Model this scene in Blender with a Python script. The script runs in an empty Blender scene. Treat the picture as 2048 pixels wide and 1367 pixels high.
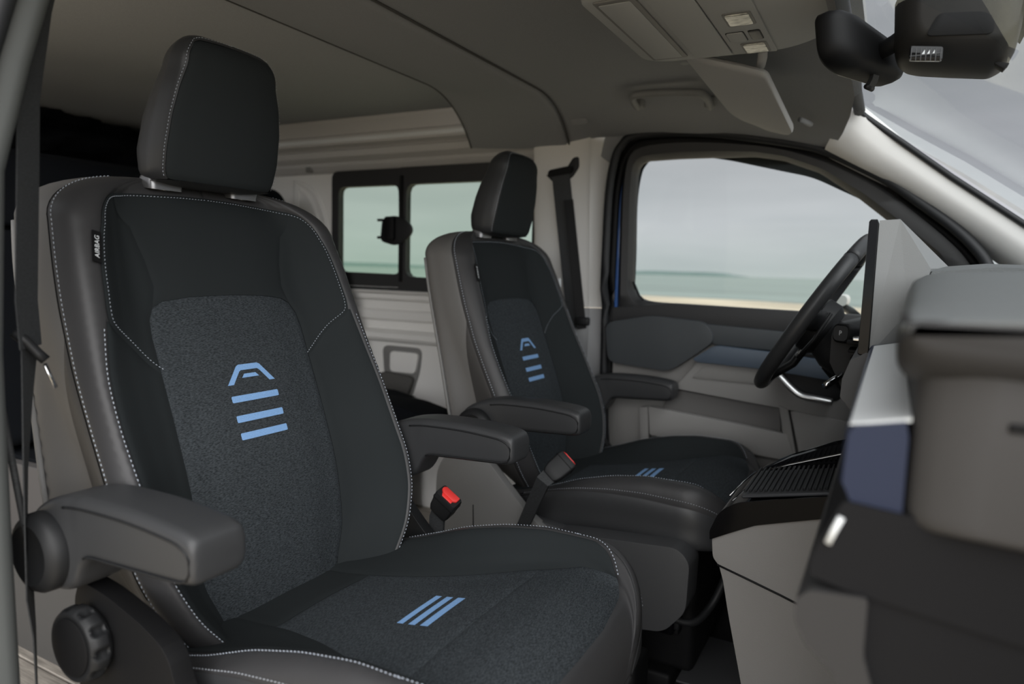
import bpy, bmesh, math, random
import numpy as np
from mathutils import Vector, Matrix
from mathutils.geometry import delaunay_2d_cdt

# ------------------------------------------------------------------ camera, world, exposure
scene = bpy.context.scene
COL = scene.collection
rad = math.radians

def make_camera():
    yaw, pitch, roll = rad(28.4), rad(-5.84), rad(1.6)
    F = Vector((-math.sin(yaw) * math.cos(pitch), math.cos(yaw) * math.cos(pitch), math.sin(pitch)))
    R0 = Vector((math.cos(yaw), math.sin(yaw), 0))
    U0 = R0.cross(F)
    R = R0 * math.cos(roll) + U0 * math.sin(roll)
    U = -R0 * math.sin(roll) + U0 * math.cos(roll)
    cd = bpy.data.cameras.new('camera')
    cam = bpy.data.objects.new('camera', cd)
    COL.objects.link(cam)
    m = Matrix((R, U, -F)).transposed().to_4x4()
    m.translation = Vector((.905, -1.2725, .95))
    cam.matrix_world = m
    cd.sensor_width = 36
    cd.lens = 36 * 1400 / 2048
    cd.clip_start = .02
    cd.clip_end = 8000
    cd.dof.use_dof = True
    cd.dof.focus_distance = 1.2
    cd.dof.aperture_fstop = 3.0
    scene.camera = cam
make_camera()

scene.view_settings.view_transform = 'Standard'
scene.view_settings.look = 'None'
scene.view_settings.gamma = 1
scene.view_settings.use_curve_mapping = False
scene.view_settings.exposure = 0.35
scene.cycles.max_bounces = 10
scene.cycles.diffuse_bounces = 6
scene.cycles.transparent_max_bounces = 12
scene.cycles.caustics_reflective = False
scene.cycles.caustics_refractive = False

def make_world():
    w = bpy.data.worlds.new('overcast_sky')
    scene.world = w
    w.use_nodes = True
    nt = w.node_tree
    for n in list(nt.nodes):
        nt.nodes.remove(n)
    N = nt.nodes.new
    L = nt.links.new
    tc = N('ShaderNodeTexCoord')
    sep = N('ShaderNodeSeparateXYZ')
    L(tc.outputs['Generated'], sep.inputs[0])
    ramp = N('ShaderNodeValToRGB')
    e = ramp.color_ramp.elements
    e[0].position = 0.0
    e[0].color = (.48, .52, .52, 1)
    e[1].position = 1.0
    e[1].color = (.95, .97, 1.0, 1)
    for p, c in ((.07, (.50, .515, .54)), (.14, (.455, .46, .485)), (.25, (.385, .395, .41)), (.42, (.42, .43, .445)), (.7, (.70, .72, .74))):
        x = ramp.color_ramp.elements.new(p)
        x.color = (*c, 1)
    L(sep.outputs['Z'], ramp.inputs[0])
    mp = N('ShaderNodeMapping')
    mp.inputs['Scale'].default_value = (1.2, 1.2, 9)
    L(tc.outputs['Generated'], mp.inputs[0])
    no = N('ShaderNodeTexNoise')
    no.inputs['Scale'].default_value = 1.7
    no.inputs['Detail'].default_value = 5
    L(mp.outputs[0], no.inputs['Vector'])
    r2 = N('ShaderNodeValToRGB')
    r2.color_ramp.elements[0].position = .3
    r2.color_ramp.elements[0].color = (.86, .87, .88, 1)
    r2.color_ramp.elements[1].position = .7
    r2.color_ramp.elements[1].color = (1.08, 1.06, 1.07, 1)
    L(no.outputs['Fac'], r2.inputs[0])
    mx = N('ShaderNodeMix')
    mx.data_type = 'RGBA'
    mx.blend_type = 'MULTIPLY'
    mx.inputs[0].default_value = 1
    L(ramp.outputs[0], mx.inputs[6])
    L(r2.outputs[0], mx.inputs[7])
    bg = N('ShaderNodeBackground')
    bg.inputs['Strength'].default_value = 1.0
    L(mx.outputs[2], bg.inputs[0])
    out = N('ShaderNodeOutputWorld')
    L(bg.outputs[0], out.inputs[0])
make_world()

def make_sun():
    # hazy sun behind thin cloud, on the side of the open passenger door
    ld = bpy.data.lights.new('hazy_sun', 'SUN')
    ld.energy = 4.5
    ld.angle = rad(85)
    ld.color = (1.0, .99, .98)
    lo = bpy.data.objects.new('hazy_sun', ld)
    COL.objects.link(lo)
    d = Vector((-.66, .74, -.46))
    lo.rotation_euler = d.to_track_quat('-Z', 'Y').to_euler()
make_sun()

# ------------------------------------------------------------------ materials
MATS = {}
def mat(name, col, rough=.6, metal=0., spec=.5, noise=None, bump=None, coat=0.):
    """noise = (scale, amount, (sx,sy,sz)): colour grain; bump = (scale, strength, distance)."""
    if name in MATS:
        return MATS[name]
    m = bpy.data.materials.new(name)
    m.use_nodes = True
    nt = m.node_tree
    b = nt.nodes['Principled BSDF']
    b.inputs['Base Color'].default_value = (*col, 1)
    b.inputs['Roughness'].default_value = rough
    b.inputs['Metallic'].default_value = metal
    b.inputs['Specular IOR Level'].default_value = spec
    b.inputs['Coat Weight'].default_value = coat
    tc = None
    if noise or bump:
        tc = nt.nodes.new('ShaderNodeTexCoord')
    if noise:
        sc, amt, st = noise
        mp = nt.nodes.new('ShaderNodeMapping')
        mp.inputs['Scale'].default_value = st
        nt.links.new(tc.outputs['Object'], mp.inputs[0])
        t = nt.nodes.new('ShaderNodeTexNoise')
        t.inputs['Scale'].default_value = sc
        t.inputs['Detail'].default_value = 3
        nt.links.new(mp.outputs[0], t.inputs['Vector'])
        r = nt.nodes.new('ShaderNodeValToRGB')
        r.color_ramp.elements[0].position = .36
        r.color_ramp.elements[1].position = .64
        r.color_ramp.elements[0].color = (*[c * (1 - amt) for c in col], 1)
        r.color_ramp.elements[1].color = (*[min(1, c * (1 + amt)) for c in col], 1)
        nt.links.new(t.outputs['Fac'], r.inputs[0])
        nt.links.new(r.outputs[0], b.inputs['Base Color'])
    if bump:
        sc, st, di = bump
        t = nt.nodes.new('ShaderNodeTexNoise')
        t.inputs['Scale'].default_value = sc
        t.inputs['Detail'].default_value = 2
        nt.links.new(tc.outputs['Object'], t.inputs['Vector'])
        bp = nt.nodes.new('ShaderNodeBump')
        bp.inputs['Strength'].default_value = st
        bp.inputs['Distance'].default_value = di
        nt.links.new(t.outputs['Fac'], bp.inputs['Height'])
        nt.links.new(bp.outputs[0], b.inputs['Normal'])
    MATS[name] = m
    return m

def glass_mat(name, tint, refl=.008):
    m = bpy.data.materials.new(name)
    m.use_nodes = True
    nt = m.node_tree
    for n in list(nt.nodes):
        nt.nodes.remove(n)
    tr = nt.nodes.new('ShaderNodeBsdfTransparent')
    tr.inputs[0].default_value = (*tint, 1)
    gl = nt.nodes.new('ShaderNodeBsdfGlossy')
    gl.inputs['Roughness'].default_value = .02
    gl.inputs['Color'].default_value = (.9, .95, .93, 1)
    lw = nt.nodes.new('ShaderNodeLayerWeight')
    lw.inputs['Blend'].default_value = .5
    pw = nt.nodes.new('ShaderNodeMath')
    pw.operation = 'POWER'
    pw.inputs[1].default_value = 4.5
    nt.links.new(lw.outputs['Facing'], pw.inputs[0])
    ml = nt.nodes.new('ShaderNodeMath')
    ml.operation = 'MULTIPLY_ADD'
    ml.inputs[1].default_value = .45
    ml.inputs[2].default_value = refl
    nt.links.new(pw.outputs[0], ml.inputs[0])
    mx = nt.nodes.new('ShaderNodeMixShader')
    nt.links.new(ml.outputs[0], mx.inputs[0])
    nt.links.new(tr.outputs[0], mx.inputs[1])
    nt.links.new(gl.outputs[0], mx.inputs[2])
    out = nt.nodes.new('ShaderNodeOutputMaterial')
    nt.links.new(mx.outputs[0], out.inputs[0])
    MATS[name] = m
    return m

SUEDE = mat('dark_suede', (.0195, .0230, .0245), .85, spec=.18, bump=(900, .12, .0006))
HEATHER = mat('heather_fabric', (.038, .044, .049), .9, spec=.15, noise=(1000, .5, (1, .22, 1)), bump=(700, .35, .001))
LEATHER = mat('grey_leather', (.041, .0405, .042), .45, spec=.35, bump=(520, .10, .0005))
LEATHER_D = mat('black_leather', (.036, .037, .039), .42, spec=.38, bump=(520, .10, .0005))
SIDE_GREY = mat('taupe_side_leather', (.128, .124, .120), .5, spec=.35, bump=(480, .12, .0005))
SIDE_SHADE = mat('shaded_side_leather', (.052, .050, .049), .5, spec=.3, bump=(480, .12, .0005))  # side leather again, with shade put into the colour
CORE = mat('seat_foam_shadow', (.012, .012, .013), .9)
THREAD = mat('pale_thread', (.40, .44, .50), .7)
THREAD_D = mat('dim_thread', (.30, .32, .35), .7)
BLUE = mat('blue_print', (.21, .38, .66), .75, noise=(900, .12, (1, 1, 1)))
PLASTIC = mat('black_plastic', (.013, .0135, .0145), .5, spec=.3, bump=(1500, .15, .0004))
PLASTIC_D = mat('matt_black', (.006, .006, .0065), .6, spec=.2)
PLASTIC_G = mat('grey_plastic', (.20, .197, .193), .6, bump=(1400, .15, .0004))
CHARCOAL = mat('charcoal_plastic', (.058, .059, .062), .5, bump=(1400, .15, .0004))
SENSOR = mat('sensor_black', (.026, .025, .024), .55, spec=.3)
GLOSS_D = mat('black_cheek', (.003, .003, .0035), .12, spec=.10)
GLOSS = mat('piano_black', (.004, .004, .005), .06, spec=.3)
TRIM = mat('light_grey_trim', (.80, .79, .77), .65, bump=(1200, .08, .0004))
HEADER = mat('header_trim_grey', (.56, .555, .55), .8, spec=.2)
ROOF_PLASTIC = mat('roof_console_grey', (.42, .43, .43), .7, spec=.3)
PILLAR_LOW = mat('pillar_mid_grey', (.36, .365, .375), .6)
VISOR = mat('visor_grey', (.46, .465, .47), .85, spec=.15)
CLOTH = mat('headliner_cloth', (.29, .298, .310), .95, spec=.1, noise=(900, .08, (1, 1, 1)))
CLOTH_D = mat('headliner_cloth_rear', (.36, .37, .38), .95, spec=.1, noise=(700, .08, (1, 1, 1)))
CONSOLE_G = mat('warm_grey_plastic', (.225, .217, .208), .65, bump=(900, .3, .0006))
SILVER = mat('satin_silver', (.62, .62, .62), .28, metal=.9)
GUIDE = mat('gunmetal', (.22, .22, .225), .32, metal=.7)
CHROME = mat('chrome', (.8, .8, .8), .12, metal=1)
RED = mat('red_button', (.75, .045, .04), .4)
WEB = mat('belt_webbing', (.030, .032, .034), .7, noise=(600, .35, (.3, .3, 3)))
HANDLE = mat('handle_grey', (.215, .22, .222), .6)
SEAM = mat('seam_shadow_gap', (.07, .069, .067), .95)
RUBBER = mat('rubber_seal', (.012, .013, .015), .6)
BODY_BLUE = mat('blue_paint', (.035, .10, .30), .3, coat=.5)
CARPET = mat('black_carpet', (.007, .007, .007), .95, noise=(600, .4, (1, 1, 1)))
WOOD = mat('pale_wood', (.30, .27, .235), .6, noise=(9, .28, (1.2, 14, 14)))
ALU = mat('aluminium', (.5, .5, .5), .35, metal=.8)
BENCH = mat('bench_dark_fabric', (.006, .007, .009), .95, spec=.1)
BENCH_G = mat('bench_grey', (.085, .08, .078), .7)
NEARPIL = mat('near_pillar_grey', (.105, .112, .110), .6)
CAB = mat('cabinet_grey', (.075, .072, .068), .7)
DOOR_DARK = mat('slate_door_pad', (.046, .052, .057), .55, bump=(700, .2, .0005))
DOOR_BLUE = mat('steel_blue_trim', (.075, .10, .135), .4)
DOOR_GREY = mat('door_card_grey', (.27, .262, .252), .65, bump=(1000, .2, .0005))
DOOR_GREY_L = mat('door_card_light_grey', (.30, .292, .282), .65, bump=(1000, .2, .0005))
DOOR_DK = mat('door_pocket_grey', (.15, .145, .14), .7)
FRAME = mat('window_frame_black', (.026, .026, .027), .55)
LEDGE = mat('ledge_silver_grey', (.76, .78, .78), .45)
PAD_END = mat('pad_end_grey', (.040, .039, .039), .6, spec=.25)
DASH_MID = mat('dash_mid_grey', (.055, .053, .052), .6, spec=.25, bump=(700, .25, .0005))
DASH_TOP = mat('dash_soft_top', (.115, .122, .122), .55, bump=(500, .5, .001))
DASH_DK = mat('dash_charcoal', (.011, .011, .012), .65, spec=.12)
DASH_SIL = mat('dash_grey_facet', (.20, .205, .205), .5, bump=(900, .25, .0005))
DASH_NAVY = mat('dash_navy_trim', (.018, .025, .052), .4, spec=.3)
LENS = mat('lamp_lens', (.55, .55, .50), .15, noise=(60, .5, (1, 3, 1)))
LABEL = mat('white_print', (.75, .78, .8), .7)
WGLASS = glass_mat('side_window_glass', (.90, .92, .91))
RGLASS = glass_mat('rear_tinted_glass', (.80, .87, .80))
SGLASS = glass_mat('windscreen_glass', (.75, .78, .79))
SAND = mat('wet_sand', (.56, .48, .36), .85, noise=(.15, .3, (1, 3, 1)))
SEA = mat('pale_green_sea', (.25, .30, .275), .5, spec=.3, noise=(.02, .18, (1, 6, 1)))
HILL = mat('far_shore', (.16, .22, .21), .95)

# ------------------------------------------------------------------ basic builders
def link(name, me, m, parent=None, smooth=True, angle=40):
    if m is not None:
        me.materials.append(m)
    o = bpy.data.objects.new(name, me)
    COL.objects.link(o)
    if parent is not None:
        o.parent = parent
    if smooth:
        for p in me.polygons:
            p.use_smooth = True
        if angle < 180:
            try:
                me.set_sharp_from_angle(angle=rad(angle))
            except Exception:
                pass
    return o

def obj(name, verts, faces, m, parent=None, smooth=True, angle=40, fix=True):
    me = bpy.data.meshes.new(name)
    me.from_pydata([tuple(map(float, v)) for v in verts], [], [tuple(map(int, f)) for f in faces])
    if fix:
        bm = bmesh.new()
        bm.from_mesh(me)
        bmesh.ops.recalc_face_normals(bm, faces=bm.faces)
        bm.to_mesh(me)
        bm.free()
    me.update()
    return link(name, me, m, parent, smooth, angle)

def bmobj(name, bm, m, parent=None, smooth=True, angle=40):
    bmesh.ops.recalc_face_normals(bm, faces=bm.faces)
    me = bpy.data.meshes.new(name)
    bm.to_mesh(me)
    bm.free()
    return link(name, me, m, parent, smooth, angle)

def empty(name, loc=(0, 0, 0), rz=0.):
    o = bpy.data.objects.new(name, None)
    o.empty_display_size = .05
    o.location = loc
    o.rotation_euler = (0, 0, rz)
    COL.objects.link(o)
    return o

def tag(o, label=None, cat=None, group=None, kind=None):
    for k, v in (('label', label), ('category', cat), ('group', group), ('kind', kind)):
        if v:
            o[k] = v
    return o

def struct(o, label=None):
    o['kind'] = 'structure'
    if label:
        o['label'] = label
    return o

def rbox(name, c, s, m, parent=None, bev=.004, seg=3, rot=None):
    bm = bmesh.new()
    bmesh.ops.create_cube(bm, size=1)
    bmesh.ops.scale(bm, vec=s, verts=bm.verts)
    if bev:
        bmesh.ops.bevel(bm, geom=list(bm.edges), offset=min(bev, min(s) * .49), segments=seg, profile=.5, affect='EDGES')
    if rot is not None:
        bmesh.ops.rotate(bm, cent=(0, 0, 0), matrix=rot, verts=bm.verts)
    bmesh.ops.translate(bm, vec=c, verts=bm.verts)
    return bmobj(name, bm, m, parent)

def prism(name, poly, fr, depth, m, parent=None, bev=.003, seg=2, angle=40):
    """poly: 2D points; fr(u,v,w) -> 3D; extruded from w=0 to w=depth, edges bevelled."""
    bm = bmesh.new()
    lo = [bm.verts.new(fr(u, v, 0)) for u, v in poly]
    hi = [bm.verts.new(fr(u, v, depth)) for u, v in poly]
    n = len(poly)
    bm.faces.new(lo)
    bm.faces.new(hi[::-1])
    for i in range(n):
        bm.faces.new((lo[i], hi[i], hi[(i + 1) % n], lo[(i + 1) % n]))
    bmesh.ops.recalc_face_normals(bm, faces=bm.faces)
    if bev:
        bmesh.ops.bevel(bm, geom=list(bm.edges), offset=bev, segments=seg, profile=.5, affect='EDGES', clamp_overlap=True)
    big = [f for f in bm.faces if len(f.verts) > 4]
    if big:
        bmesh.ops.triangulate(bm, faces=big)
    return bmobj(name, bm, m, parent, angle=angle)

def XZ(y0, sgn=1):
    return lambda u, v, w: (u, y0 + sgn * w, v)

def loft(name, loops, m, parent=None, cap=True, closed=True, angle=50, smooth=True):
    n = len(loops[0])
    verts = [p for l in loops for p in l]
    faces = []
    for i in range(len(loops) - 1):
        for j in range(n if closed else n - 1):
            k = (j + 1) % n
            faces.append((i * n + j, i * n + k, (i + 1) * n + k, (i + 1) * n + j))
    if cap and closed:
        faces.append(tuple(range(n))[::-1])
        faces.append(tuple((len(loops) - 1) * n + j for j in range(n)))
    return obj(name, verts, faces, m, parent, smooth, angle)

def catmull(pts, per=8, closed=False):
    P = [np.array(p, float) for p in pts]
    out = []
    n = len(P)
    rng = n if closed else n - 1
    for i in range(rng):
        if closed:
            a, b, c, d = P[(i - 1) % n], P[i], P[(i + 1) % n], P[(i + 2) % n]
        else:
            a, b, c, d = P[max(i - 1, 0)], P[i], P[i + 1], P[min(i + 2, n - 1)]
        for k in range(per):
            t = k / per
            out.append(.5 * ((2 * b) + (-a + c) * t + (2 * a - 5 * b + 4 * c - d) * t * t + (-a + 3 * b - 3 * c + d) * t ** 3))
    if not closed:
        out.append(P[-1])
    return out

def tube(name, pts, r, m, parent=None, n=10, closed=False, ry=None, up=(0, 0, 1), cap=True, taper=None):
    """sweep an ellipse (r across, ry along up) down a polyline"""
    P = [np.array(p, float) for p in pts]
    up = np.array(up, float)
    ry = r if ry is None else ry
    loops = []
    for i, p in enumerate(P):
        a = P[(i - 1) % len(P)] if (closed or i) else P[i]
        b = P[(i + 1) % len(P)] if (closed or i < len(P) - 1) else P[i]
        d = b - a
        d /= np.linalg.norm(d) + 1e-12
        x = np.cross(d, up)
        if np.linalg.norm(x) < 1e-4:
            x = np.cross(d, (1, .01, 0))
        x /= np.linalg.norm(x)
        y = np.cross(x, d)
        k = 1 if taper is None else taper[i]
        loops.append([p + k * (x * r * math.cos(2 * math.pi * j / n) + y * ry * math.sin(2 * math.pi * j / n)) for j in range(n)])
    if closed:
        loops.append(loops[0])
    return loft(name, loops, m, parent, cap=cap and not closed, angle=180)

def strap(name, pts, w, th, wdir, m, parent=None):
    """flat webbing; wdir = width direction per point or one vector"""
    P = [np.array(p, float) for p in pts]
    loops = []
    for i, p in enumerate(P):
        d = P[min(i + 1, len(P) - 1)] - P[max(i - 1, 0)]
        d /= np.linalg.norm(d)
        wd = np.array(wdir[i] if isinstance(wdir, list) else wdir, float)
        wd = wd - d * (wd @ d)
        wd /= np.linalg.norm(wd)
        nn = np.cross(d, wd)
        ww = w[i] if isinstance(w, list) else w
        loops.append([p + wd * ww / 2 + nn * th / 2, p + wd * ww / 2 - nn * th / 2, p - wd * ww / 2 - nn * th / 2, p - wd * ww / 2 + nn * th / 2])
    return loft(name, loops, m, parent, angle=30)

def lathe(name, prof, m, parent=None, origin=(0, 0, 0), axis='Y', n=40, flute=None, angle=40):
    """prof: (radius, height along axis)"""
    loops = []
    for r, h in prof:
        lp = []
        for j in range(n):
            t = 2 * math.pi * j / n
            rr = r
            if flute:
                rr = r * (1 - flute(t, h))
            a, b = rr * math.cos(t), rr * math.sin(t)
            v = {'Y': (a, h, b), 'Z': (a, b, h), 'X': (h, a, b)}[axis]
            lp.append(np.array(origin) + np.array(v))
        loops.append(lp)
    return loft(name, loops, m, parent, angle=angle)

def rrect(w, h, r, n=6):
    """rounded rectangle loop (counter-clockwise)"""
    out = []
    for cx, cy, a0 in ((w / 2 - r, h / 2 - r, 0), (-w / 2 + r, h / 2 - r, 90), (-w / 2 + r, -h / 2 + r, 180), (w / 2 - r, -h / 2 + r, 270)):
        for k in range(n + 1):
            a = rad(a0 + 90 * k / n)
            out.append((cx + r * math.cos(a), cy + r * math.sin(a)))
    return out

def rpoly(pts, r, n=5):
    """round the corners of a 2D polygon; r number or list"""
    out = []
    N = len(pts)
    for i in range(N):
        p = np.array(pts[i], float)
        a = np.array(pts[i - 1], float)
        b = np.array(pts[(i + 1) % N], float)
        rr = r[i] if isinstance(r, (list, tuple)) else r
        da, db = np.linalg.norm(a - p), np.linalg.norm(b - p)
        k = min(rr, da * .48, db * .48)
        if k < 1e-5:
            out.append(tuple(p))
            continue
        A, B = p + (a - p) / da * k, p + (b - p) / db * k
        for j in range(n + 1):
            t = j / n
            out.append(tuple((1 - t) ** 2 * A + 2 * t * (1 - t) * p + t * t * B))
    return out

def resample(pts, n, closed=True):
    P = np.array(pts, float)
    if closed:
        P = np.vstack([P, P[:1]])
    d = np.r_[0, np.cumsum(np.linalg.norm(np.diff(P, axis=0), axis=1))]
    s = np.linspace(0, d[-1], n, endpoint=not closed)
    return np.stack([np.interp(s, d, P[:, k]) for k in range(P.shape[1])], 1)

def densify(pts, step, closed=False):
    P = [np.array(p, float) for p in pts]
    out = []
    n = len(P)
    for i in range(n if closed else n - 1):
        a, b = P[i], P[(i + 1) % n]
        k = max(1, int(math.ceil(np.linalg.norm(b - a) / step)))
        out += [a + (b - a) * j / k for j in range(k)]
    if not closed:
        out.append(P[-1])
    return out

def inside(poly, Q):
    poly = np.asarray(poly)
    x, y = Q[:, 0], Q[:, 1]
    c = np.zeros(len(Q), bool)
    j = len(poly) - 1
    for i in range(len(poly)):
        xi, yi = poly[i]
        xj, yj = poly[j]
        hit = ((yi > y) != (yj > y))
        with np.errstate(divide='ignore', invalid='ignore'):
            xx = (xj - xi) * (y - yi) / (yj - yi) + xi
        c ^= hit & (x < xx)
        j = i
    return c

def bdist(poly, Q):
    A = np.asarray(poly)
    B = np.roll(A, -1, 0)
    D = B - A
    L2 = (D ** 2).sum(1) + 1e-15
    best = np.full(len(Q), 1e9)
    for k in range(len(A)):
        t = np.clip(((Q - A[k]) @ D[k]) / L2[k], 0, 1)
        d = np.linalg.norm(Q - A[k] - t[:, None] * D[k], axis=1)
        best = np.minimum(best, d)
    return best

def fill2d(poly, grid, rings=(), seed=3):
    """triangulate a 2D polygon with interior points; returns pts, tris"""
    B = np.array(densify(poly, grid * .8, True))
    mn, mx = B.min(0), B.max(0)
    gx = np.arange(mn[0] + grid * .37, mx[0], grid)
    gy = np.arange(mn[1] + grid * .37, mx[1], grid * .866)
    G = np.array([(x + (grid / 2 if k % 2 else 0), y) for k, y in enumerate(gy) for x in gx]) if len(gx) and len(gy) else np.zeros((0, 2))
    extra = []
    if len(G):
        G = G[inside(B, G)]
        if len(G):
            G = G[bdist(B, G) > (max(rings) if rings else 0) + grid * .45]
    if rings:
        nx = np.roll(B, -1, 0) - np.roll(B, 1, 0)
        nn = np.stack([-nx[:, 1], nx[:, 0]], 1)
        nn /= np.linalg.norm(nn, axis=1)[:, None] + 1e-12
        for r in rings:
            for sg in (1, -1):
                Q = B + nn * r * sg
                Q = Q[inside(B, Q)]
                if len(Q):
                    Q = Q[bdist(B, Q) > r * .8]
                    extra.append(Q)
    allp = np.vstack([B] + extra + ([G] if len(G) else []))
    nb = len(B)
    edges = [(i, (i + 1) % nb) for i in range(nb)]
    r = delaunay_2d_cdt([Vector(p) for p in allp], edges, [], 1, 1e-5)
    pts = np.array([tuple(v) for v in r[0]])
    tris = []
    for f in r[2]:
        f = list(f)
        for k in range(1, len(f) - 1):
            tris.append((f[0], f[k], f[k + 1]))
    tris = np.array(tris)
    cen = pts[tris].mean(1)
    tris = tris[inside(B, cen)]
    return pts, tris, B

# ------------------------------------------------------------------ upholstery surfaces
AK = np.arange(0, 5.01, .5)

class Sweep:
    """P(a,t): a = 0 centre .. 1,2,3 seams .. 4 back corner .. 5 back centre; mirrored for a<0."""
    def __init__(self, ts, U, H, t0, cap, wpow, hend, hpow, frame, tmax, ns=1):
        self.ns = ns
        self.t0, self.cap, self.wpow, self.hend, self.hpow, self.frame, self.tmax = t0, cap, wpow, hend, hpow, frame, tmax
        tt = np.linspace(ts[0], t0, 220)
        k = np.exp(-np.linspace(-2, 2, 31) ** 2)
        k /= k.sum()
        def sm(col):
            v = np.interp(tt, ts, col)
            p = np.r_[2 * v[0] - v[15:0:-1], v, 2 * v[-1] - v[-2:-17:-1]]
            return np.convolve(p, k, 'valid')
        self.tt = tt
        self.U = np.stack([sm(U[:, i]) for i in range(len(AK))], 1)
        self.H = np.stack([sm(H[:, i]) for i in range(len(AK))], 1)
        tm = ts[0] + (t0 - ts[0]) * .6
        a = np.linspace(0, 5, 501)
        u, h, _ = self.raw(a, np.full_like(a, tm))
        self.sa = a
        self.ss = np.r_[0, np.cumsum(np.hypot(np.diff(u), np.diff(h)))]
    def raw(self, a, t):
        a = np.abs(a)
        tb = np.minimum(t, self.t0)
        f = (tb - self.tt[0]) / (self.tt[-1] - self.tt[0]) * (len(self.tt) - 1)
        i = np.clip(f.astype(int), 0, len(self.tt) - 2)
        f = (f - i)[:, None]
        U = self.U[i] * (1 - f) + self.U[i + 1] * f
        H = self.H[i] * (1 - f) + self.H[i + 1] * f
        g = np.clip(a, 0, 4.99999) * 2
        j = g.astype(int)
        x = g - j
        n = np.arange(len(a))
        def cr(C, sym):
            c0 = np.where(j > 0, C[n, np.maximum(j - 1, 0)], sym * C[n, 1])
            c1, c2 = C[n, j], C[n, j + 1]
            c3 = np.where(j + 2 <= 10, C[n, np.minimum(j + 2, 10)], np.where(sym < 0, -C[n, 9], C[n, 9]))
            return .5 * (2 * c1 + (-c0 + c2) * x + (2 * c0 - 5 * c1 + 4 * c2 - c3) * x * x + (-c0 + 3 * c1 - 3 * c2 + c3) * x ** 3)
        u, h = cr(U, -1), cr(H, 1)
        th = np.clip((t - self.t0) / self.cap / (math.pi / 2), 0, 1) * math.pi / 2
        wf = np.cos(np.minimum(th, rad(self.tmax))) ** self.wpow
        hf = np.clip(np.cos(np.minimum(th * 90 / self.tmax, math.pi / 2)), 0, 1) ** self.hpow
        he = self.hend
        s = np.where(t > self.t0, self.t0 + self.cap * np.sin(th), t)
        return u * wf, he + (h - he) * hf, s
    def P(self, a, t):
        a = np.asarray(a, float)
        t = np.asarray(t, float)
        u, h, s = self.raw(a, t)
        return self.frame(np.sign(a) * u, h, s)
    def N(self, a, t):
        e = .01
        A = self.P(a + e, t) - self.P(a - e, t)
        B = self.P(a, t + .002) - self.P(a, t - .002)
        n = np.cross(A, B) * self.ns
        return n / (np.linalg.norm(n, axis=1)[:, None] + 1e-12)
    def s_of_a(self, a):
        return np.sign(a) * np.interp(np.abs(a), self.sa, self.ss)
    def a_of_s(self, s):
        return np.sign(s) * np.interp(np.abs(s), self.ss, self.sa)
    def a_of_u(self, u, t):
        a = np.linspace(0, 3, 301)
        uu, _, _ = self.raw(a, np.full_like(a, t))
        return float(np.sign(u) * np.interp(abs(u), np.maximum.accumulate(uu), a))
    def tz(self, z):
        if z <= self.t0:
            return z
        return self.t0 + self.cap * math.asin(min(1, (z - self.t0) / self.cap))
    def ut(self, u, z):
        t = self.tz(z)
        return (self.a_of_u(u, t), t)
    def s2(self, pts):
        return [(float(self.s_of_a(np.array(a))), t) for a, t in pts]
    def panel(self, name, pts, m, parent, grid=.009, groove=.003, gw=.0045, lift=0., mirror=False, thick=0):
        poly = self.s2(pts)
        if mirror:
            poly = [(-s, t) for s, t in poly]
        q, tris, B = fill2d(poly, grid, rings=(.0022, .0055) if groove else ())
        a, t = self.a_of_s(q[:, 0]), q[:, 1]
        off = np.full(len(q), lift)
        if groove:
            off = off - groove * np.exp(-(bdist(B, q) / gw) ** 2)
        V = self.P(a, t) + self.N(a, t) * off[:, None]
        n = np.cross(V[tris[:, 1]] - V[tris[:, 0]], V[tris[:, 2]] - V[tris[:, 0]])
        nn = self.N(a[tris[:, 0]], t[tris[:, 0]])
        flip = (n * nn).sum(1) < 0
        tris[flip] = tris[flip][:, ::-1]
        return obj(name, V, tris, m, parent, True, 180, fix=False)
    def line(self, pts, lift=.0008, mirror=False, step=.004):
        poly = densify(self.s2(pts), step)
        q = np.array(poly)
        if mirror:
            q[:, 0] *= -1
        a, t = self.a_of_s(q[:, 0]), q[:, 1]
        n = self.N(a, t)
        return self.P(a, t) + n * lift, n

def stitch_mesh(runs, ln=.0042, gap=.0022, w=.0012):
    V, F = [], []
    for P, N in runs:
        d = np.r_[0, np.cumsum(np.linalg.norm(np.diff(P, axis=0), axis=1))]
        s = 0
        while s + ln < d[-1]:
            pa = np.array([np.interp(s, d, P[:, k]) for k in range(3)])
            pb = np.array([np.interp(s + ln, d, P[:, k]) for k in range(3)])
            n = np.array([np.interp(s + ln / 2, d, N[:, k]) for k in range(3)])
            x = pb - pa
            x /= np.linalg.norm(x) + 1e-12
            y = np.cross(n, x)
            y /= np.linalg.norm(y) + 1e-12
            i = len(V)
            mid = (pa + pb) / 2 + n * w * .55
            V += [pa - n * .001, pb - n * .001]
            for q, sg in ((pa * .75 + pb * .25, 1), (pa * .25 + pb * .75, 1)):
                V += [q + y * w / 2, q + n * w * .6, q - y * w / 2]
            F += [(i, i + 2, i + 3), (i, i + 3, i + 4), (i + 2, i + 5, i + 6, i + 3), (i + 3, i + 6, i + 7, i + 4), (i + 5, i + 1, i + 6), (i + 6, i + 1, i + 7)]
            s += ln + gap
    return V, F

def stitches(name, runs, m, parent, **k):
    V, F = stitch_mesh(runs, **k)
    o = obj(name, V, F, m, parent, True, 180, fix=False)
    o['kind'] = 'stuff'
    return o

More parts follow.
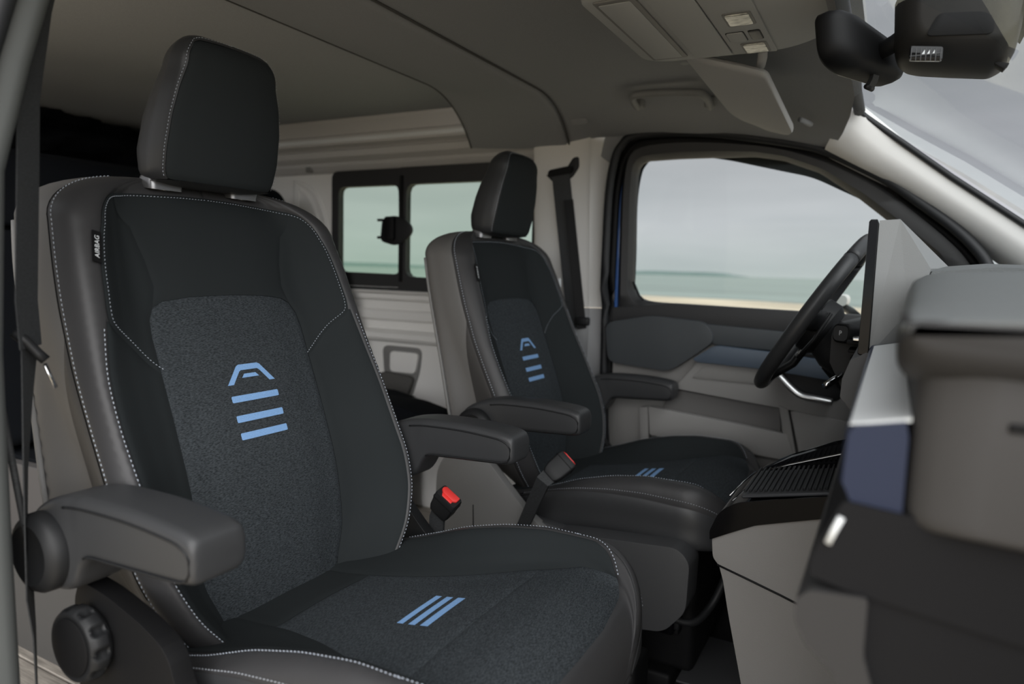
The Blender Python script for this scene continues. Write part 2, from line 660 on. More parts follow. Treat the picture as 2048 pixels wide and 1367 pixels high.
def back_surface():
    #        t    e2    d2     e3    d3     d0
    rows = [(.36, .150, .020, .190, -.02, -.045),
            (.42, .168, .040, .205, .000, -.040),
            (.48, .218, .058, .248, .010, -.028),
            (.543, .246, .067, .271, .018, -.012),
            (.60, .255, .068, .280, .022, -.002),
            (.643, .2535, .064, .281, .022, .000),
            (.733, .2565, .052, .281, .012, .000),
            (.797, .252, .044, .280, .005, -.002),
            (.888, .234, .045, .277, .004, -.004),
            (.95, .227, .0445, .272, .006, .000),
            (1.0, .213, .041, .266, .006, .004)]
    ts = [r[0] for r in rows]
    U, H = [], []
    for t, e2, d2, e3, d3, d0 in rows:
        e1 = min(.148, e2 * .72)
        bk = np.interp(t, [.36, .5, .7, 1.0], [-.15, -.145, -.115, -.085])
        k = np.interp(t, [.40, .62, .78, .86], [1, 1, .25, 0])
        u = [0, e1 * .5, e1, e1 + .5 * (e2 - e1), e2, e2 + .62 * (e3 - e2), e3, e3 + .004 - .026 * k, e3 - .012 + .014 * k, e3 * .55, 0]
        h = [d0 + .004, d0 + .003, d0 - .002, d0 + .36 * (d2 - d0), d2, d2 - .22 * (d2 - d3) + .004, d3, (d3 + bk) / 2, bk, bk - .022, bk - .026]
        U.append(u)
        H.append(h)
    def frame(u, h, s):
        x = -.36 * (s - .71) + .10 * np.clip(s - .93, 0, 1) ** 1.5
        return np.stack([x + h, u, s + 0 * u], -1)
    return Sweep(ts, np.array(U), np.array(H), 1.0, .0785, .56, -.016, 1.0, frame, 82)

def cushion_surface():
    #        t    zc    e1    zb    z3    
    rows = [(.04, .415, .10, .425, .415),
            (.10, .420, .10, .432, .425),
            (.18, .432, .105, .458, .450),
            (.26, .443, .122, .488, .466),
            (.34, .455, .150, .508, .474),
            (.42, .470, .182, .520, .476),
            (.50, .484, .195, .520, .472)]
    ts = [r[0] for r in rows]
    U, H = [], []
    for t, zc, e1, zb, z3 in rows:
        e2, e3 = .232, .268
        if t < .12:
            e2, e3 = .225, .255
        u = [0, e1 * .5, e1, e1 + .55 * (e2 - e1), e2, e2 + .026, e3, e3 + .002, e3 - .006, e3 * .6, 0]
        h = [zc, zc - .001, zc - .002, zc + .45 * (zb - zc), zb, zb - .010, z3, z3 - .045, z3 - .095, z3 - .11, z3 - .11]
        U.append(u)
        H.append(h)
    def frame(u, h, s):
        return np.stack([s + 0 * u, u, h], -1)
    return Sweep(ts, np.array(U), np.array(H), .50, .115, .34, .375, .62, frame, 84, -1)

def mirror_pts(p):
    return [(-a, t) for a, t in reversed(p)]

def build_seat(name, loc, shield_mat):
    root = empty(name, loc)
    S = back_surface()
    tb = .395
    te = S.t0 + S.cap * math.pi / 2 - .0005
    ut = S.ut
    # key seam lines of one half (a, t)
    ins_top = [(1, .80), (1, .838), (.975, .862), (.90, .880), (.78, .889), (.5, .8945), (.25, .896), (0, .8965)]
    ins_low = [(1, .80), (1, .838), (.975, .862), (.90, .880)]
    yline = [(.90, .880), ut(.126, .91), ut(.132, .95), ut(.146, 1.0), ut(.166, 1.046)]
    ytop = [ut(.166, 1.046), ut(.11, 1.052), ut(.05, 1.055), (0, S.tz(1.056))]
    yside = [(1, .785), ut(.163, .797), ut(.181, .815), ut(.205, .838), (1.9, .862), (1.985, .882), (2, .90), (2, .95), (2, .985), ut(.206, 1.012), ut(.194, 1.030), ut(.180, 1.041), ut(.166, 1.046)]
    yside = [tuple(p) for p in catmull(yside, 4)]
    jidx = min(range(len(yside)), key=lambda i: abs(yside[i][1] - .866) + (0 if yside[i][0] > 1.5 else 1))
    j = yside[jidx]
    ins_half = [(1, tb), (1, .80)] + ins_top[1:]
    insert = ins_half + [(-a, t) for a, t in reversed(ins_half[:-1])]
    g = S.panel('backrest_insert', insert, HEATHER, root, grid=.010)
    g['label'] = 'heathered blue grey fabric centre panel'
    yc = ins_top[3:] + [(-a, t) for a, t in reversed(ins_top[3:-1])]
    yl = [(-a, t) for a, t in yline] + [(-a, t) for a, t in ytop[1:]] + [(a, t) for a, t in reversed(ytop[:-1])] + list(reversed(yline))[1:]
    S.panel('backrest_yoke', yc + yl[1:-1], SUEDE, root, grid=.010, groove=.0016)
    for mr in (False, True):
        S.panel('yoke_wing', yside + list(reversed(yline))[1:] + list(reversed(ins_low))[1:], SUEDE, root, mirror=mr, groove=.0018)
        S.panel('inner_bolster', [(1, tb), (2, tb), (2, .60), (2, .75), (2, j[1])] + [j] + list(reversed(yside[:jidx])), SUEDE, root, mirror=mr, groove=.002)
        shade_edge = [tuple(q) for q in catmull([(3.52, .475), (3.50, .56), (3.44, .66), (3.28, .76), (3, .845)], 4)]
        S.panel('side_shade_panel', [(3, tb)] + shade_edge, SIDE_SHADE, root, grid=.012, mirror=mr, groove=.001)  # painted shade: lower side coloured darker below the armrest, no separate leather
        S.panel('side_panel', shade_edge[::-1] + [(4, .545), (4, te), (3, te)], SIDE_GREY, root, grid=.012, mirror=mr, groove=.001)
        S.panel('back_panel', [(4, .545), (5, .555), (5, te), (4, te)], SIDE_GREY, root, grid=.016, mirror=mr, groove=.001)
    # leather frame: one piece running up both bolsters and over the shoulder
    half_in = [(2, tb), (2, .60), (2, .75), (2, j[1]), j] + yside[jidx + 1:] + ytop[1:]
    half_out = [(0, te), (1, te), (2, te), (3, te), (3, tb)]
    right = half_in + [(0, te)] + half_out[1:]
    for mr in (False, True):
        g = S.panel('leather_bolster', right, LEATHER, root, grid=.009, mirror=mr, groove=.0022)
    # dark core under the seams
    av = np.r_[np.linspace(-4.999, 4.999, 81)]
    tv = np.linspace(tb, te, 60)
    Vc = []
    for t in tv:
        tt = np.maximum(t, np.interp(np.abs(av), [0, 3, 4, 5], [tb, tb + .01, .56, .57]))
        Vc += list(S.P(av, tt) - S.N(av, tt) * .006)
    F = [(i * 81 + k, i * 81 + k + 1, (i + 1) * 81 + k + 1, (i + 1) * 81 + k) for i in range(59) for k in range(80)]
    obj('foam_core', Vc, F, CORE, root, True, 180, fix=False)
    # stitching
    def off(pts, ds):
        q = np.array(S.s2(densify(pts, .02)))
        d = np.gradient(q, axis=0)
        n = np.stack([-d[:, 1], d[:, 0]], 1)
        n /= np.linalg.norm(n, axis=1)[:, None] + 1e-9
        q = q + n * ds
        return [(float(S.a_of_s(np.array(s))), t) for s, t in q]
    runs_y, runs_b = [], []
    for mr in (False, True):
        ypath = yside + ytop[1:]
        runs_y.append(S.line(off(ypath, .006), mirror=mr))
        runs_b.append(S.line([(2.12, t) for t in np.linspace(tb + .03, j[1] - .004, 30)], mirror=mr))
        runs_b.append(S.line([(2.90, t) for t in np.linspace(tb + .03, te - .03, 40)], mirror=mr))
    stitches('yoke_stitching', runs_y, THREAD, root, ln=.0034, gap=.0022, w=.0010)
    stitches('bolster_stitching', runs_b, THREAD, root, ln=.0042, gap=.0024, w=.0014)
    for mr in (False, True):
        pl, _ = S.line([(3.92, t) for t in np.linspace(.56, 1.0, 24)], lift=.001, mirror=mr, step=.02)
        tube('rear_piping', pl, .0042, PLASTIC_G, root, 6)
    # printed emblem
    def dec(nm, uz, m=BLUE):
        return S.panel(nm, [S.ut(u, z) for u, z in uz], m, root, grid=.006, groove=0, lift=.0011)
    roof = [(-.0480, .7545), (-.0365, .7545), (-.0200, .7735), (-.0165, .7755), (.0165, .7755), (.0200, .7735), (.0365, .7545), (.0480, .7545), (.0235, .7825), (.0185, .7845), (-.0185, .7845), (-.0235, .7825)]
    dec('printed_roof_emblem', roof)
    dec('printed_roof_dash', [(-.0175, .7635), (.0175, .7635), (.0115, .7695), (-.0115, .7695)])
    for z1, z0 in ((.7375, .7275), (.7075, .697), (.681, .6705)):
        dec('printed_bar', rpoly([(-.0475, z0), (.0475, z0), (.0475, z1), (-.0475, z1)], .002, 2))
    # airbag tag on the outboard seam
    t0, t1 = .942, .986
    tg = []
    for t in np.linspace(t0, t1, 5):
        for a in (-2.03, -2.33):
            n = S.N(np.array([a]), np.array([t]))[0]
            tg.append(S.P(np.array([a]), np.array([t]))[0] + n * .002)
    pv = []
    P0 = S.P(np.array([-2.04]), np.array([(t0 + t1) / 2]))[0]
    n0 = S.N(np.array([-2.12]), np.array([(t0 + t1) / 2]))[0]
    upv = S.P(np.array([-2.04]), np.array([t1]))[0] - S.P(np.array([-2.04]), np.array([t0]))[0]
    upv /= np.linalg.norm(upv)
    wv = np.cross(upv, n0)
    wv /= np.linalg.norm(wv)
    if wv[1] > 0:
        wv = -wv
    ctr = P0 + wv * .006 + n0 * .003
    lp = rrect(.013, .046, .001, 2)
    tagm = loft('airbag_tag', [[ctr + wv * u + upv * v + n0 * w for u, v in lp] for w in (-.0006, .0006)], PLASTIC_D, root, angle=30)
    cu = bpy.data.curves.new('t', 'FONT')
    cu.body = 'AIRBAG'
    cu.size = .0092
    cu.align_x = 'CENTER'
    cu.align_y = 'CENTER'
    cu.extrude = .0001
    cu.space_character = 1.05
    cu.offset = 0
    to = bpy.data.objects.new('t', cu)
    COL.objects.link(to)
    dg = bpy.context.evaluated_depsgraph_get()
    me = bpy.data.meshes.new_from_object(to.evaluated_get(dg))
    bpy.data.objects.remove(to)
    xax = upv
    yax = wv if np.dot(np.cross(upv, wv), n0) > 0 else -wv
    for v in me.vertices:
        c = v.co.copy()
        v.co = Vector(ctr + xax * c.x + yax * c.y + n0 * (.0009 + c.z))
    lt = link('tag_lettering', me, LABEL, tagm, False)
    # ---- headrest
    def head_frame(u, h, s):
        x = -.05 + .20 * (s - 1.2)
        return np.stack([x + h, u, s + 0 * u], -1)
    rows = [(1.072, .099, .104, .000, -.062), (1.085, .106, .111, .001, -.074), (1.12, .1085, .1135, .003, -.082), (1.17, .105, .110, .003, -.080), (1.21, .097, .1035, .002, -.075), (1.245, .085, .0945, .000, -.068)]
    U, H = [], []
    for t, e, o, d, bk in rows:
        U.append([0, e * .45, e * .8, e * .97, e, o - .003, o, o, o - .012, o * .55, 0])
        H.append([d + .012, d + .010, d + .004, d - .001, d - .004, d - .012, d - .024, d + bk * .55, bk, bk - .012, bk - .015])
    Hs = Sweep([r[0] for r in rows], np.array(U), np.array(H), 1.245, .052, .42, -.036, .9, head_frame, 83)
    hr = empty('headrest')
    hr.parent = root
    te2 = Hs.t0 + Hs.cap * math.pi / 2 - .0005
    tfr = Hs.tz(1.286)
    face = [(2, 1.075), (2, 1.10), (2, 1.17), (2, 1.22), (2, Hs.tz(1.262)), (1.7, Hs.tz(1.279)), (1.2, tfr), (0, Hs.tz(1.289))]
    low = [(0, 1.0725), (1.2, 1.0725), (1.8, 1.0735)]
    pf = low + face
    full = pf + [(-a, t) for a, t in reversed(pf[1:-1])]
    g = Hs.panel('headrest_face', full, SUEDE, hr, grid=.009, groove=.003)
    for mr in (False, True):
        rim = list(reversed(face))[0:] + [(1.8, 1.0735), (2.2, 1.0725), (5, 1.0725), (5, te2), (0, te2)]
        Hs.panel('headrest_gusset', rim, LEATHER_D, hr, grid=.009, groove=.0022, mirror=mr)
    a8 = np.linspace(-4.99, 4.99, 48)
    ring = Hs.P(a8, np.full_like(a8, 1.0728))
    cen = ring.mean(0) - np.array([0, 0, .006])
    mid = ring * .6 + cen * .4
    mid[:, 2] = ring[:, 2].mean() - .005
    obj('headrest_underside', list(ring) + list(mid) + [cen], [(i, (i + 1) % 48, 48 + (i + 1) % 48, 48 + i) for i in range(48)] + [(48 + i, 48 + (i + 1) % 48, 96) for i in range(48)], LEATHER_D, hr, True, 60)
    hl = []
    for mr in (False, True):
        hl.append(Hs.line([(2.16, 1.078)] + [(2.16, t) for t in np.linspace(1.09, Hs.tz(1.262), 16)] + [(1.75, Hs.tz(1.2835)), (1.2, tfr + .004), (0, Hs.tz(1.289) + .004)], mirror=mr))
    stitches('headrest_stitching', hl, THREAD, hr, ln=.0032, gap=.0022, w=.0010)
    for sy in (-1, 1):
        y = .075 * sy
        p = lathe('headrest_post', [(.0075, 1.060), (.0075, 1.10)], SILVER, root, (-.120, y, 0), 'Z', 16)
        bm_l = [[(-.128 + cx * k, y + cy * k, z - .12 * cx * k) for cx, cy in rrect(.036, .058, .010, 4)] for k, z in ((1.0, 1.062), (1.03, 1.074), (.95, 1.080), (.7, 1.083), (.5, 1.0835))]
        loft('post_guide', bm_l, GUIDE, root, angle=40)
    # ---- cushion
    Cs = cushion_surface()
    tb = .045
    te = Cs.t0 + Cs.cap * math.pi / 2 - .0005
    cz = Cs.tz
    fx = .562
    e1 = [(1, t) for t in (.150, .20, .28, .36, .434)]
    fr_half = [(0, cz(.568)), (.5, cz(.567)), (1, cz(.562)), (1.5, cz(.553)), (1.8, cz(.535)), (2, cz(.505)), (2, .49), (2, .45)]
    c1 = (1.30, cz(.560))
    rear = [(0, .150), (1, .150)] + e1[1:]
    rr = rear + [(-a, t) for a, t in reversed(rear)]
    rr = [p for i, p in enumerate(rr) if i == 0 or p != rr[i - 1]]
    rr = [(1, .150)] + e1[1:] + [(-1, .434)] + [(-a, t) for a, t in reversed(e1[:-1])]
    g = Cs.panel('seat_insert', rr, HEATHER, root, grid=.010, groove=.0018)
    g['label'] = 'heathered dark fabric seat panel'
    frc = [(0, cz(.586)), (.5, cz(.585)), (1, cz(.574)), c1]
    ff = [(-1, .434), (1, .434), (1.05, .48), (1.15, cz(.53)), c1] + [frc[2], frc[1], frc[0]] + [(-.5, frc[1][1]), (-1, frc[2][1]), (-c1[0], c1[1]), (-1.15, cz(.53)), (-1.05, .48)]
    Cs.panel('seat_front_insert', ff, HEATHER, root, grid=.010, groove=.0018)
    Cs.panel('seat_rear_strip', [(-1, tb), (1, tb), (1, .150), (-1, .150)], SUEDE, root, groove=.0015)
    bo = [(2, tb), (2, .2), (2, .35), (2, .45), (2, .485), (1.96, cz(.51)), (1.82, cz(.532)), (1.6, cz(.548)), c1]
    bo = bo[:4] + [tuple(p) for p in catmull(bo[3:], 4)][1:]
    for mr in (False, True):
        Cs.panel('seat_side_bolster', [(1, tb)] + bo + [(1.15, cz(.53)), (1.05, .48), (1, .434), (1, .36), (1, .28), (1, .20), (1, .150)], SUEDE, root, groove=.0015, mirror=mr)
        Cs.panel('seat_leather_band', [(2, tb)] + bo[1:4] + [(2, .485), (2.0, cz(.51)), (2, te), (3, te), (3, tb)], LEATHER, root, groove=.002, mirror=mr, grid=.011)
        Cs.panel('seat_skirt', [(3, tb), (3, te), (4, te), (4, tb)], LEATHER_D, root, groove=.002, mirror=mr, grid=.014)
    fo = [b for b in bo if b[1] >= .484]
    half = fo + [frc[2], frc[1], frc[0]]
    half = [(2, te)] + half
    front = half + [(-a, t) for a, t in reversed(half[:-1])]
    Cs.panel('seat_front_leather', front, LEATHER, root, groove=.0022, grid=.010)
    av = np.r_[np.linspace(-4.999, 4.999, 61)]
    tv = np.linspace(tb, te, 40)
    Vc = []
    for t in tv:
        tt = np.full_like(av, t)
        Vc += list(Cs.P(av, tt) - Cs.N(av, tt) * .006)
    F = [(i * 61 + k, i * 61 + k + 1, (i + 1) * 61 + k + 1, (i + 1) * 61 + k) for i in range(39) for k in range(60)]
    obj('seat_foam', Vc, F, CORE, root, True, 180, fix=False)
    rs, rl = [], []
    for mr in (False, True):
        pth = [(a + (.16 if a > 1.98 else .14), t) for a, t in bo[1:]] + []
        rs.append(Cs.line([(2.14, .14)] + [(2.14, t) for t in np.linspace(.16, .48, 18)] + [(a + .12, t + .004) for a, t in bo[5:]], mirror=mr))
        rl.append(Cs.line([(2.84, t) for t in np.linspace(.12, cz(.60), 24)], mirror=mr))
    stitches('seat_stitching', rs, THREAD, root, ln=.0036, gap=.0024, w=.0015)
    stitches('seat_lower_stitching', rl, THREAD_D, root, ln=.0036, gap=.0024, w=.0013)
    for x0, x1, dx in ((.3265, .337, .007), (.346, .3575, .007), (.366, .379, .007)):
        Cs.panel('printed_stripe', [Cs.ut(u, x) for u, x in ((-.047, x0), (-.047, x1), (.050, x1 + .0), (.050, x0 + .0))], BLUE, root, grid=.006, groove=0, lift=.0011)
    return root

def arm_parts(root, name, yc, tilt, pivot_side, zoff=0., dx=0.):
    """padded armrest pivoting at (0.06, z=.60); pivot_side: -1 cap on -y side, 1 on +y"""
    arm = empty(name)
    arm.parent = root
    arm.location = (.062 + dx, yc, .602 + zoff)
    arm.rotation_euler = (0, rad(-tilt), 0)
    #  x   top   bottom  halfwidth
    st = [(-.052, .010, -.012, .018), (-.048, .026, -.030, .026), (-.030, .046, -.046, .032), (0, .062, -.050, .034), (.03, .071, -.046, .035), (.052, .075, -.034, .035), (.068, .077, -.008, .036), (.085, .078, .004, .036), (.12, .079, .007, .036), (.16, .079, .009, .036), (.20, .077, .011, .036), (.235, .074, .013, .036), (.252, .071, .0145, .0355), (.261, .067, .017, .0345), (.2655, .060, .022, .032), (.267, .050, .032, .027)]
    st = [(float(a), float(b), float(c), float(d)) for a, b, c, d in [tuple(x) for x in catmull([np.array(s) for s in st], 3)]]
    loops = []
    for x, tp, bt, hw in st:
        h = tp - bt
        lp = rrect(2 * hw, h, min(.0125, h * .45, hw * .6), 5)
        loops.append([(x, u, (tp + bt) / 2 + v) for u, v in lp])
    loft('pad', loops, LEATHER_D, arm, angle=180)
    for sg in (-1, 1):
        up = [(x, sg * (hw + .0002), tp - .0125 + (0 if x < .235 else -((x - .235) * 20) ** 2 * .02)) for x, tp, bt, hw in st if .03 < x < .257]
        fr = [(.2605, sg * .0345, .046), (.2605, sg * .0345, .030), (.256, sg * .0350, .023)]
        lo = [(x, sg * (hw + .0002), bt + .006) for x, tp, bt, hw in reversed(st) if .075 < x < .250]
        tube('piping', up + fr + lo, .0016, PLASTIC, arm, n=6)
    y0 = pivot_side * .030
    prof = [(.047, 0), (.0485, pivot_side * .004), (.048, pivot_side * .016), (.044, pivot_side * .022), (.036, pivot_side * .026), (.034, pivot_side * .0245), (.001, pivot_side * .0245)]
    lathe('pivot_cap', prof, PLASTIC, arm, (0, y0, 0), 'Y', 40)
    return arm

def knob_part(root, y):
    kb = empty('recline_knob')
    kb.parent = root
    kb.location = (.071, y, .486)
    def fl(t, h):
        return .13 * max(0, math.cos(10 * t)) ** .6 * (1 if -.0185 < h < -.0045 else .35) if -.022 < h < -.002 else 0
    lathe('grip', [(.028, .01), (.040, .002), (.0445, -.003), (.046, -.005), (.0465, -.007), (.0465, -.012), (.046, -.0175), (.045, -.0195), (.0425, -.024), (.039, -.0255), (.0375, -.0245), (.001, -.0245)], PLASTIC, kb, (0, 0, 0), 'Y', 126, flute=fl, angle=60)
    lathe('face_disc', [(.0355, -.022), (.0355, -.0262), (.033, -.0272), (.001, -.0275)], PLASTIC_D, kb, (0, 0, 0), 'Y', 40)

def shield_part(root, sy, m, name='side_shield'):
    y = sy * .292
    poly = [(-.095, .33), (-.10, .43), (-.095, .48), (-.06, .525), (-.01, .530), (.045, .520), (.09, .475), (.14, .425), (.19, .385), (.26, .355), (.33, .33), (.42, .31), (.42, .22), (-.04, .22)]
    if m is PLASTIC_D and sy < 0:
        poly = [(.038, .30), (.034, .45), (.030, .53), (.045, .552), (.09, .547), (.165, .527), (.212, .505), (.226, .455), (.30, .41), (.42, .37), (.42, .22), (.038, .22)]
    o = prism(name, rpoly(poly, .03, 4), XZ(y, sy), .026, m, root, bev=.012, seg=4)
    return o

# ================================================================== OUTSIDE
def outside():
    def disc(name, z, r, m, y0=None):
        n = 64
        bm = bmesh.new()
        vs = [bm.verts.new((r * math.cos(2 * math.pi * k / n), r * math.sin(2 * math.pi * k / n), z)) for k in range(n)]
        bm.faces.new(vs)
        return bmobj(name, bm, m, None, False)
    s = disc('sea', -.62, 6000, SEA)
    struct(s, 'pale green sea running out to the horizon')
    rnd = random.Random(5)
    shore = [(-60, 47), (-30, 49), (-12, 46.5), (-4, 44), (4, 37), (14, 34), (30, 36), (60, 40)]
    sh = catmull(shore, 8)
    pts = [(p[0], p[1]) for p in sh] + [(60, -60), (-60, -60)]
    o = prism('beach_sand', pts, lambda u, v, w: (u, v, -.60 + w), .03, SAND, None, bev=0)
    struct(o, 'flat pale orange beach sand beside the van')
    V, F = [], []
    n = 60
    for k in range(n + 1):
        x = -5200 + 4700 * k / n
        h = 8 + 10 * abs(math.sin(k * .7) * math.sin(k * .23)) + 4 * rnd.random()
        if k in (0, n):
            h = 0
        V += [(x, 2600, -.6), (x, 2600, h), (x, 2800, h * 1.1), (x, 2900, -.6)]
    for k in range(n):
        for j in range(3):
            F.append((k * 4 + j, (k + 1) * 4 + j, (k + 1) * 4 + j + 1, k * 4 + j + 1))
    struct(obj('far_shore_hills', V, F, HILL, None), 'thin dark strip of far shore seen through the rear window')
outside()

# ================================================================== SHELL
def yside_off(y):
    return np.clip((abs(y) - .50) / .34, 0, 1.0) ** 1.9

def shell():
    # floors
    fl = struct(rbox('floor', (.0, 0, -.035), (4.6, 1.86, .03), CARPET, None, 0), 'dark carpeted van floor')
    rnd = random.Random(2)
    y = -.90
    k = 0
    while y < .88:
        w = .118
        b = rbox('plank', (-1.22, y + w / 2, -.008), (2.30, w - .004, .016 + .0015 * rnd.random()), WOOD, fl, .002, 1)
        y += w
        k += 1
    for yy in (.30, .52, .60):
        rbox('floor_rail', (-1.22, yy, .008), (2.28, .030, .020), ALU, fl, .003, 1)
    # left wall of the rear cabin
    low = [(.97, -.02), (.955, .02), (.948, .60), (.946, .652), (.915, .660), (.905, .672), (.905, .690), (.918, .697), (.944, .705), (.944, .735), (.93, .745), (.93, .775), (.946, .785), (.946, .815), (.93, .825), (.93, .842), (.905, .850), (.898, .860), (.900, .872), (.935, .880), (.97, .882)]
    hi = [(.97, 1.318), (.915, 1.320), (.893, 1.330), (.880, 1.345), (.884, 1.356), (.866, 1.364), (.852, 1.372), (.849, 1.394), (.858, 1.402), (.840, 1.410), (.822, 1.412), (.818, 1.442), (.830, 1.452), (.815, 1.475), (.800, 1.490), (.80, 1.53)]
    xs = [-2.35, -1.6, -1.0, -.5, -.10]
    wl = struct(loft('wall_left', [[(x, a, b) for a, b in low] for x in xs], TRIM, None, cap=False, closed=False, angle=35))
    loft('upper_panel', [[(x, a, b) for a, b in hi] for x in [-2.35, -1.6, -1.0, -.5, -.10]], HEADER, wl, cap=False, closed=False, angle=35)
    cp = [(-2.35, .88), (-1.125, .88), (-1.125, 1.325), (-2.35, 1.325)]
    o = prism('pillar_panel', cp, XZ(.925, 1), .03, TRIM, wl, bev=0)
    a1 = catmull([(-1.330, 1.290), (-1.300, 1.285), (-1.239, 1.250), (-1.197, 1.195), (-1.169, 1.113), (-1.152, .970), (-1.136, .870)], 6)
    a2 = catmull([(-1.318, 1.262), (-1.270, 1.230), (-1.228, 1.165), (-1.205, 1.08), (-1.195, .970), (-1.185, .870)], 6)
    a3 = [(-1.335, 1.30), (-1.335, 1.10), (-1.333, .87)]
    for pth, r in ((a1, .012), (a2, .009), (a3, .014)):
        tube('moulded_rib', [(x, .926, z) for x, z in pth], r, TRIM, wl, 8)
    prism('recessed_field', [(x, z) for x, z in a2] + [(-1.325, .87), (-1.325, 1.255)], XZ(.9235), .004, TRIM, wl, bev=0)
    rbox('clip_base', (-1.235, .905, 1.355), (.045, .03, .05), TRIM, wl, .005)
    rbox('clip', (-1.225, .888, 1.335), (.03, .018, .022), PLASTIC_G, wl, .004)
    rbox('light_rail', (-1.38, .822, 1.428), (1.90, .012, .016), LABEL, wl, .004)
    tube('window_sill_seal', [(-2.3, .897, .865), (-.1, .897, .865)], .006, RUBBER, wl, 8)
    # cup holder pockets moulded in the lower wall
    pk = rpoly([(-.885, .638), (-.690, .638), (-.700, .545), (-.745, .425), (-.865, .425)], .03, 4)
    prism('pocket_recess', pk, XZ(.940, 1), .02, PLASTIC_G, wl, bev=.004)
    prism('pocket_step', rpoly([(-.84, .618), (-.70, .618), (-.716, .535), (-.84, .535)], .02, 4), XZ(.932, 1), .012, TRIM, wl, bev=.004)
    prism('pocket_tray', rpoly([(-.885, .535), (-.712, .525), (-.752, .430), (-.885, .430)], .03, 4), XZ(.918, 1), .03, CAB, wl, bev=.010)
    # sliding rear window
    W = struct(empty('window_1', (0, 0, 0)), 'black framed sliding rear window with a latch')
    out = rpoly([(-1.118, .868), (-.16, .868), (-.16, 1.325), (-1.118, 1.325)], .03, 5)
    def hole_frame(name, outer, inner, y0, dp, m, par):
        n = 96
        A = resample(outer, n)
        B = resample(inner, n)
        k = int(np.argmin(((B - A[0]) ** 2).sum(1)))
        B = np.roll(B, -k, 0)
        if ((A[n // 4] - B[n // 4]) ** 2).sum() > ((A[n // 4] - B[-n // 4]) ** 2).sum():
            B = np.roll(B[::-1], 1, 0)
        L = [[(u, y0, v) for u, v in A], [(u, y0, v) for u, v in B], [(u, y0 + dp, v) for u, v in B], [(u, y0 + dp, v) for u, v in A]]
        L.append(L[0])
        return loft(name, L, m, par, cap=False, angle=30)
    g1 = rpoly([(-1.082, .926), (-.772, .922), (-.782, 1.262), (-1.082, 1.262)], .028, 5)
    g2 = rpoly([(-.738, .914), (-.20, .914), (-.20, 1.262), (-.738, 1.262)], .035, 5)
    hole_frame('window_frame', rpoly([(-1.118, .868), (-.748, .868), (-.748, 1.325), (-1.118, 1.325)], [.03, 0, 0, .03], 5), g1, .902, .03, FRAME, W)
    hole_frame('window_frame', rpoly([(-.772, .868), (-.16, .868), (-.16, 1.325), (-.772, 1.325)], [0, .03, .03, 0], 5), g2, .893, .03, FRAME, W)
    prism('pane', g1, XZ(.918), .004, RGLASS, W, bev=0)
    prism('pane', g2, XZ(.910), .004, RGLASS, W, bev=0)
    rbox('frame_ridge', (-.757, .889, 1.095), (.012, .012, .40), PLASTIC_D, W, .003)
    prism('latch_plate', rpoly([(-.845, 1.048), (-.775, 1.030), (-.715, 1.055), (-.690, 1.090), (-.715, 1.125), (-.775, 1.145), (-.835, 1.135)], .02, 4), XZ(.884, -1), .012, PLASTIC, W, bev=.004)
    prism('latch_grip', rpoly([(-.815, 1.050), (-.770, 1.050), (-.770, 1.140), (-.815, 1.140)], .012, 4), XZ(.873, -1), .016, PLASTIC_D, W, bev=.005)
    for zz in (1.062, 1.128):
        rbox('latch_tooth', (-.846, .878, zz), (.030, .012, .010), PLASTIC_D, W, .003)
    # right and rear walls (dark, closed)
    struct(rbox('wall_right', (-1.83, -.96, .75), (1.02, .05, 1.55), CAB, None, 0))
    struct(rbox('wall_rear', (-2.36, 0, .75), (.05, 1.95, 1.6), BENCH, None, 0))
    struct(rbox('wall_front', (1.62, 0, .36), (.06, 1.9, .95), PLASTIC_D, None, 0))
    struct(rbox('trim_1', (1.36, -.93, .42), (.50, .05, .92), PLASTIC_D, None, 0))
    struct(rbox('trim_2', (1.36, .97, .42), (.60, .05, .92), PLASTIC_D, None, 0))
    # ceiling: front headliner
    ys = np.r_[np.linspace(-.84, -.5, 14), np.linspace(-.4, .4, 5), np.linspace(.5, .84, 18)]
    def zc(x):
        return float(np.interp(x, [0, .30, .45, .60, .70, .76, .80], [1.452, 1.450, 1.446, 1.430, 1.408, 1.388, 1.365]))
    def ze(x):
        return float(np.interp(x, [-.4, 0, .1, .28, .487, .60, .70, .80], [1.352, 1.358, 1.374, 1.374, 1.352, 1.330, 1.305, 1.278]))
    loops = []
    for x in list(np.linspace(0, .70, 15)) + [.73, .76, .78, .795]:
        lp = []
        for yv in ys:
            e = yside_off(yv)
            xx = x
            if x > .70:
                zl = 1.276 + (x - .716) * 1.15
                em = min(1, max(.02, (zc(x) - zl) / (zc(x) - ze(x))))
                if e > em:
                    e = em
                    yv = math.copysign(.50 + .34 * em ** (1 / 1.9), yv)
            lp.append((xx - .06 * e * (1 - x / .8) * (1 if x < .4 else .0), yv, zc(x) * (1 - e) + ze(x) * e))
        loops.append(lp)
    C = struct(loft('ceiling', loops, CLOTH, None, cap=False, closed=False, angle=180), 'grey cloth headliner over the cab')
    ins = loops[-1]
    loft('header_return', [[(p[0], p[1], p[2]) for p in ins], [(p[0] + .014, p[1], p[2] + .012) for p in ins], [(p[0] + .01, p[1], p[2] + .05) for p in ins]], RUBBER, C, cap=False, closed=False, angle=180)
    # roof bow between cab and rear
    loops = []
    for x, z in ((-.372, 1.515), (-.368, 1.498), (-.350, 1.493), (-.30, 1.480), (-.22, 1.462), (-.17, 1.452), (-.10, 1.447), (-.03, 1.444), (-.006, 1.446), (-.002, 1.462)):
        lp = []
        for yv in ys:
            e = yside_off(yv)
            lp.append((x - .05 * e, yv, z * (1 - e) + (1.352 + (z - 1.444) * .3) * e))
        loops.append(lp)
